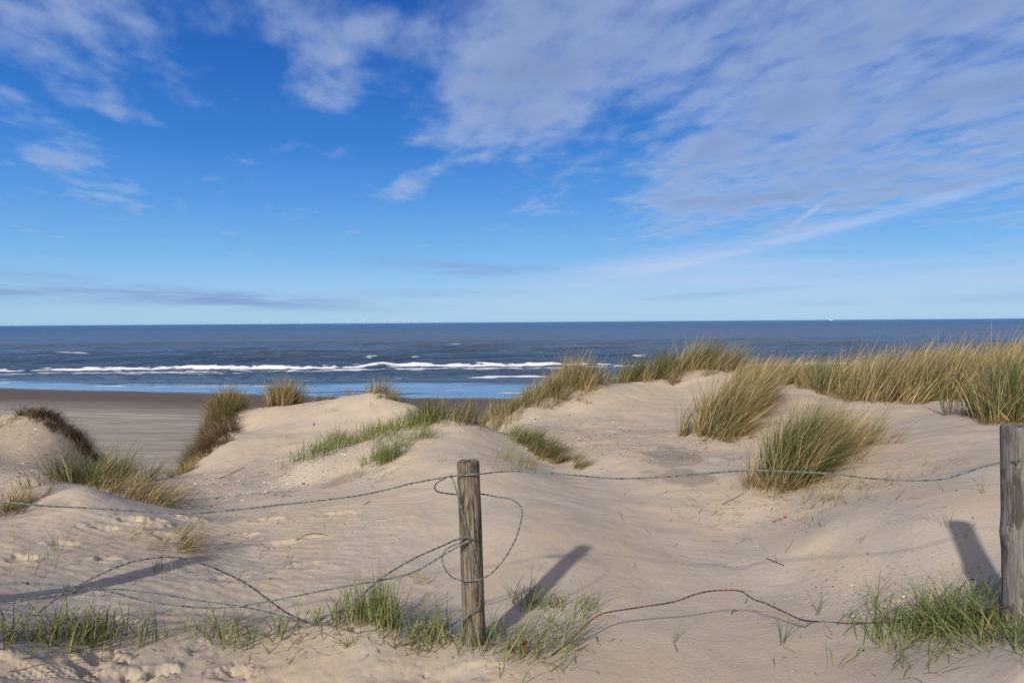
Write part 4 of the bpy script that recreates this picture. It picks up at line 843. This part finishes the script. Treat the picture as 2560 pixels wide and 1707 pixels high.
q_ = on(721,1004,.20); v, f_, _ = tube(spline([q_-np.array([.015, 0, -.03]), q_, q_+np.array([.02, .0, .03]), q_+np.array([.0, .0, .05])], .01), .008, 7)
tag(mesh_np('plastic_scrap', v, f_, M_blue, True), 'tiny blue plastic scrap caught in the shoots on the central mound', 'litter')
# broken stems in front of the post
def stump(px, py, top, r, label):
    b0 = on(px, py, -.03); t0 = b0+np.array(top)
    c_ = spline([b0, (b0+t0)/2+np.array([.003, 0, 0]), t0], .006); v, f_, _ = tube(c_, r, 9)
    v = v+np.stack([fbm(v[:, 0]*160, v[:, 2]*40, 2, 3)*.004, fbm(v[:, 1]*160, v[:, 2]*40, 2, 4)*.004, 0*v[:, 0]], -1)
    v[-9:, 2] += rng.uniform(-.02, .012, 9)
    f_ = list(f_); n_ = len(v); v = np.vstack([v, v[-9:].mean(0)-np.array([0, 0, .008])]); f_ += [(n_-9+i, n_-9+(i+1) % 9, n_, n_) for i in range(0)]
    return tag(mesh_np('broken_stem', v, np.array(f_), M_stump, True), label, 'broken stem')
stump(1207, 1502, (-.006, 0, .085), .010, 'upright splintered red brown stem right of the centre post foot')
stump(1187, 1500, (-.035, .0, .06), .008, 'slanting red brown stem beside the upright splintered one')
# shell fragments
def chips(name, label, spots, mat):
    Vs = []; Fs = []; tn = []; o = 0
    for px, py, rx, ry, n_, size in spots:
        c_ = hit(px, py)
        for _ in range(n_):
            x = c_[0]+rng.normal(0, rx); y = c_[1]+rng.normal(0, ry); z = gz(x, y)+.002; s = size*rng.gamma(2.5, .4); a = rng.uniform(0, 6.28); kx = rng.uniform(.5, 1)
            an = np.linspace(0, 2*math.pi, 6, endpoint=False)+a; rr_ = s*rng.uniform(.7, 1.1, 6)
            ring = np.stack([x+np.cos(an)*rr_, y+np.sin(an)*rr_*kx, z+np.cos(an-a)*s*.35], -1)
            Vs.append(np.vstack([ring, [[x, y, z+s*.38]]])); Fs += [(o+i, o+(i+1) % 6, o+6) for i in range(6)]; tn += [rng.random()]*7; o += 7
    ob = mesh_np(name, np.vstack(Vs), np.array(Fs), mat, False, {'tint': tn}); return tag(ob, label, 'shells', None, 'stuff')
mt, k = material('shell'); tn_ = attr(k, 'tint')
cr2 = k.n('ShaderNodeValToRGB', ins={'Fac': tn_}); cr2.color_ramp.interpolation = 'CONSTANT'; el_ = cr2.color_ramp.elements
el_[0].color = (0.60, 0.57, 0.53, 1); el_[0].position = 0; el_[1].position = .26; el_[1].color = (0.34, 0.26, 0.19, 1)
for p_, c_ in ((.5, (0.10, 0.085, 0.08, 1)), (.78, (0.36, 0.17, 0.08, 1)), (.87, (0.22, 0.10, 0.07, 1)), (.95, (0.16, 0.18, 0.22, 1))): e_ = el_.new(p_); e_.color = c_
k.n('ShaderNodeOutputMaterial', ins={0: k.n('ShaderNodeBsdfPrincipled', ins={'Base Color': cr2.outputs[0], 'Roughness': .5})})
chips('shell_fragments', 'scatter of white and brown shell bits in the hollow left of the right post', [(2030,1360,.42,.20,170,.0045),(2150,1375,.22,.14,110,.0052),(1940,1350,.25,.12,50,.004),(1800,1215,.3,.2,40,.004),(1660,1520,.2,.1,8,.004),(2000,1290,.5,.3,20,.004)], mt)
chips('shell_fragments', 'strip of shell and pebble bits below the middle dune at the left', [(640,1100,.55,.7,1100,.0075),(560,1095,.6,.6,600,.0075),(720,1090,.3,.4,200,.006),(470,1150,.5,.5,120,.008),(530,1190,.5,.3,50,.006)], mt)
chips('shell_fragments', 'pale crumbs of shell on the sand flat below the right dune', [(1320,1000,.6,.6,400,.007),(1400,1030,.5,.5,250,.007),(1300,980,.6,.5,150,.007)], mt)
chips('shell_fragments', 'dark pebbles and shell bits on the slope of the left dune', [(40,1100,.6,.9,420,.010),(60,1020,.7,.8,350,.011),(180,1080,.4,.5,100,.010)], mt)

def straws(label, spots, mat, name='plant_debris'):
    B = []; Ls = []
    for px, py, rx, ry, n_, L in spots:
        c_ = hit(px, py); x = c_[0]+rng.normal(0, rx, n_); y = c_[1]+rng.normal(0, ry, n_)
        B.append(np.stack([x, y, zat(x, y)+.003], -1)); Ls.append(L*rng.gamma(2.5, .4, n_))
    B = np.vstack(B); Ls = np.concatenate(Ls); n_ = len(B)
    v, f_, a, b_, c = blades(B, Ls, rng.uniform(0, 6.28, n_), rng.uniform(1.35, 1.55, n_), rng.uniform(-.25, .35, n_), .0055, rng.uniform(.3, 1, n_), 4)
    return tag(mesh_np(name, v, f_, mat, True, {'along': a*.5+.5, 'tint': b_, 'rnd': c}), label, 'plant litter', None, 'stuff')
straws('dry bits of straw and leaf strewn over the sand round the two big clumps', [(1650,1040,.7,.5,150,.16),(1780,1140,.5,.3,150,.13),(1850,1180,.6,.4,130,.11),(1950,1130,.5,.4,90,.12),(1560,1020,.9,.6,150,.13),(1700,1150,.4,.3,60,.10),(2050,1060,.6,.4,50,.14),(1900,1250,.6,.3,40,.09)], M_root)
straws('dry stalk bits strewn over the flank of the right dune and the flat below', [(1400,990,1.2,1.0,260,.16),(1300,1000,.7,.8,120,.14),(1480,930,1.2,.8,100,.16)], M_root)
straws('dry bits of plant strewn over the middle dune and the shell strip', [(600,1080,.9,1.0,220,.14),(760,980,1.3,1.0,90,.2),(480,1150,.7,.5,70,.10),(560,1210,.8,.5,60,.08)], M_root)
straws('small plant bits strewn round the foreground shoots', [(100,1480,.35,.15,60,.05),(300,1470,.3,.15,40,.05),(600,1470,.4,.12,60,.05),(850,1450,.25,.1,60,.06),(1000,1480,.2,.08,60,.06),(1200,1480,.25,.12,70,.06),(2150,1470,.3,.15,70,.06),(450,1250,.6,.3,60,.06),(200,1300,.6,.4,50,.06)], M_root)

# ------------------------------------------------------------------ wind farm on the horizon
M_white = plain('hazed_white_paint', (0.56, 0.61, 0.66), .5, .02)  # distance haze put into the white, so it is dulled and bluish
def turbine(px, hpx, yaw, spin, D=14000.0, label=None, group=None):
    x = (px-1176)/F*D; d = ray(px, 741); x = d[0]/d[1]*D; H = hpx/F*D
    e = bpy.data.objects.new('wind_turbine', None); C.objects.link(e); e.location = (x, D, -1.0); e.rotation_euler = (0, 0, yaw)
    tag(e, label, 'wind turbine', group)
    hub = H*.64; zs = np.linspace(0, hub, 5)
    v, f_, _ = tube(np.array([[0, 0, z_] for z_ in zs]), 2.7, 8)
    v = v.reshape(5, 8, 3); v[:, :, :2] *= np.linspace(1.25, .7, 5)[:, None, None]; mesh_np('tower', v.reshape(-1, 3), f_, M_white, True, None, e)
    v, f_, _ = tube(np.array([[0, 4.0, hub], [0, 0, hub], [0, -7.0, hub]]), 3.0, 8); mesh_np('nacelle', v, f_, M_white, True, None, e)
    for k_ in range(3):
        a = spin+k_*2*math.pi/3; L = H*.36; dirb = np.array([math.sin(a), 0, math.cos(a)]); nb = np.array([math.cos(a), 0, -math.sin(a)])
        prof = [(0, 1.2), (.2, 2.1), (.6, 1.3), (1, .4)]; V = []
        for t_, w_ in prof:
            c_ = np.array([0, -7.5, hub])+dirb*L*t_
            V += [c_-nb*w_, c_+np.array([0, -.5, 0]), c_+nb*w_, c_+np.array([0, .5, 0])]
        Fq = [(4*i+j, 4*i+(j+1) % 4, 4*i+4+(j+1) % 4, 4*i+4+j) for i in range(3) for j in range(4)]+[(12, 13, 14, 15)]
        mesh_np('blade', np.array(V), Fq, M_white, False, None, e)
for px, h_, lb in [(36,6,'faint wind turbine nearest the left end of the horizon'), (245,10,'wind turbine second from the left on the horizon'), (297,9,'wind turbine just left of the upright one, third from the left'), (345,10,'wind turbine fourth from the left on the horizon'), (467,6,'short faint wind turbine standing alone in the widest gap'), (549,10,'bright wind turbine standing alone left of the first cluster'),
                   (836,16,'tallest wind turbine on the horizon'), (719,11,'wind turbine standing alone left of the tallest one')]:
    turbine(px, h_, rng.uniform(-.4, .4), rng.uniform(0, 2), label=lb)
Lt = [(605,9), (610,10), (615,10), (629,6), (639,6)]
for i_, (px, h_) in enumerate(Lt): turbine(px, h_, rng.uniform(-.4, .4), rng.uniform(0, 2), label=nth(i_, len(Lt))+'small turbines between the bright lone one and the pair', group='first cluster of turbines')
Lt = [(692,11), (696,10)]
for i_, (px, h_) in enumerate(Lt): turbine(px, h_, rng.uniform(-.4, .4), rng.uniform(0, 2), label=nth(i_, len(Lt))+'pair of turbines standing almost together', group='close pair of turbines')
Lt = [(739,6), (761,6), (797,10), (803,7), (810,6), (828,7)]
for i_, (px, h_) in enumerate(Lt): turbine(px, h_, rng.uniform(-.4, .4), rng.uniform(0, 2), label=nth(i_, len(Lt))+'faint turbines just left of the tallest one', group='turbines left of the tallest')
Lt = [(846,6), (861,7), (884,7), (895,8), (901,9), (906,10), (910,10), (916,10), (926,10), (932,7), (939,8), (949,8), (955,7), (960,8), (1004,7)]
for i_, (px, h_) in enumerate(Lt): turbine(px, h_, rng.uniform(-.4, .4), rng.uniform(0, 2), label=nth(i_, len(Lt))+'turbines right of the tallest one', group='turbines right of the tallest')
# a ship far out
d = ray(1908, 735); D = 9000; sx_ = d[0]/d[1]*D
e = bpy.data.objects.new('ship', None); C.objects.link(e); e.location = (sx_, D, 0); tag(e, 'tiny white ship on the horizon above the right grass', 'ship')
hv = np.array([(-22,-4,0),(20,-4,0),(20,4,0),(-22,4,0),(-24,-5,6),(27,-5,7),(27,5,7),(-24,5,6)], float)
bx = [(0,1,2,3),(4,5,6,7),(0,1,5,4),(1,2,6,5),(2,3,7,6),(3,0,4,7)]
mesh_np('hull', hv, bx, M_white, False, None, e)
dv = np.array([(-18,-3.5,6.3),(-4,-3.5,6.5),(-4,3.5,6.5),(-18,3.5,6.3),(-17,-3,16),(-6,-3,16),(-6,3,16),(-17,3,16)], float)
mesh_np('deckhouse', dv, bx, M_white, False, None, e)
mv, mf, _ = tube(np.array([[-10, 0, 16], [-10, 0, 20], [-10, 0, 26]]), .8, 6); mesh_np('mast', mv, mf, M_white, True, None, e)
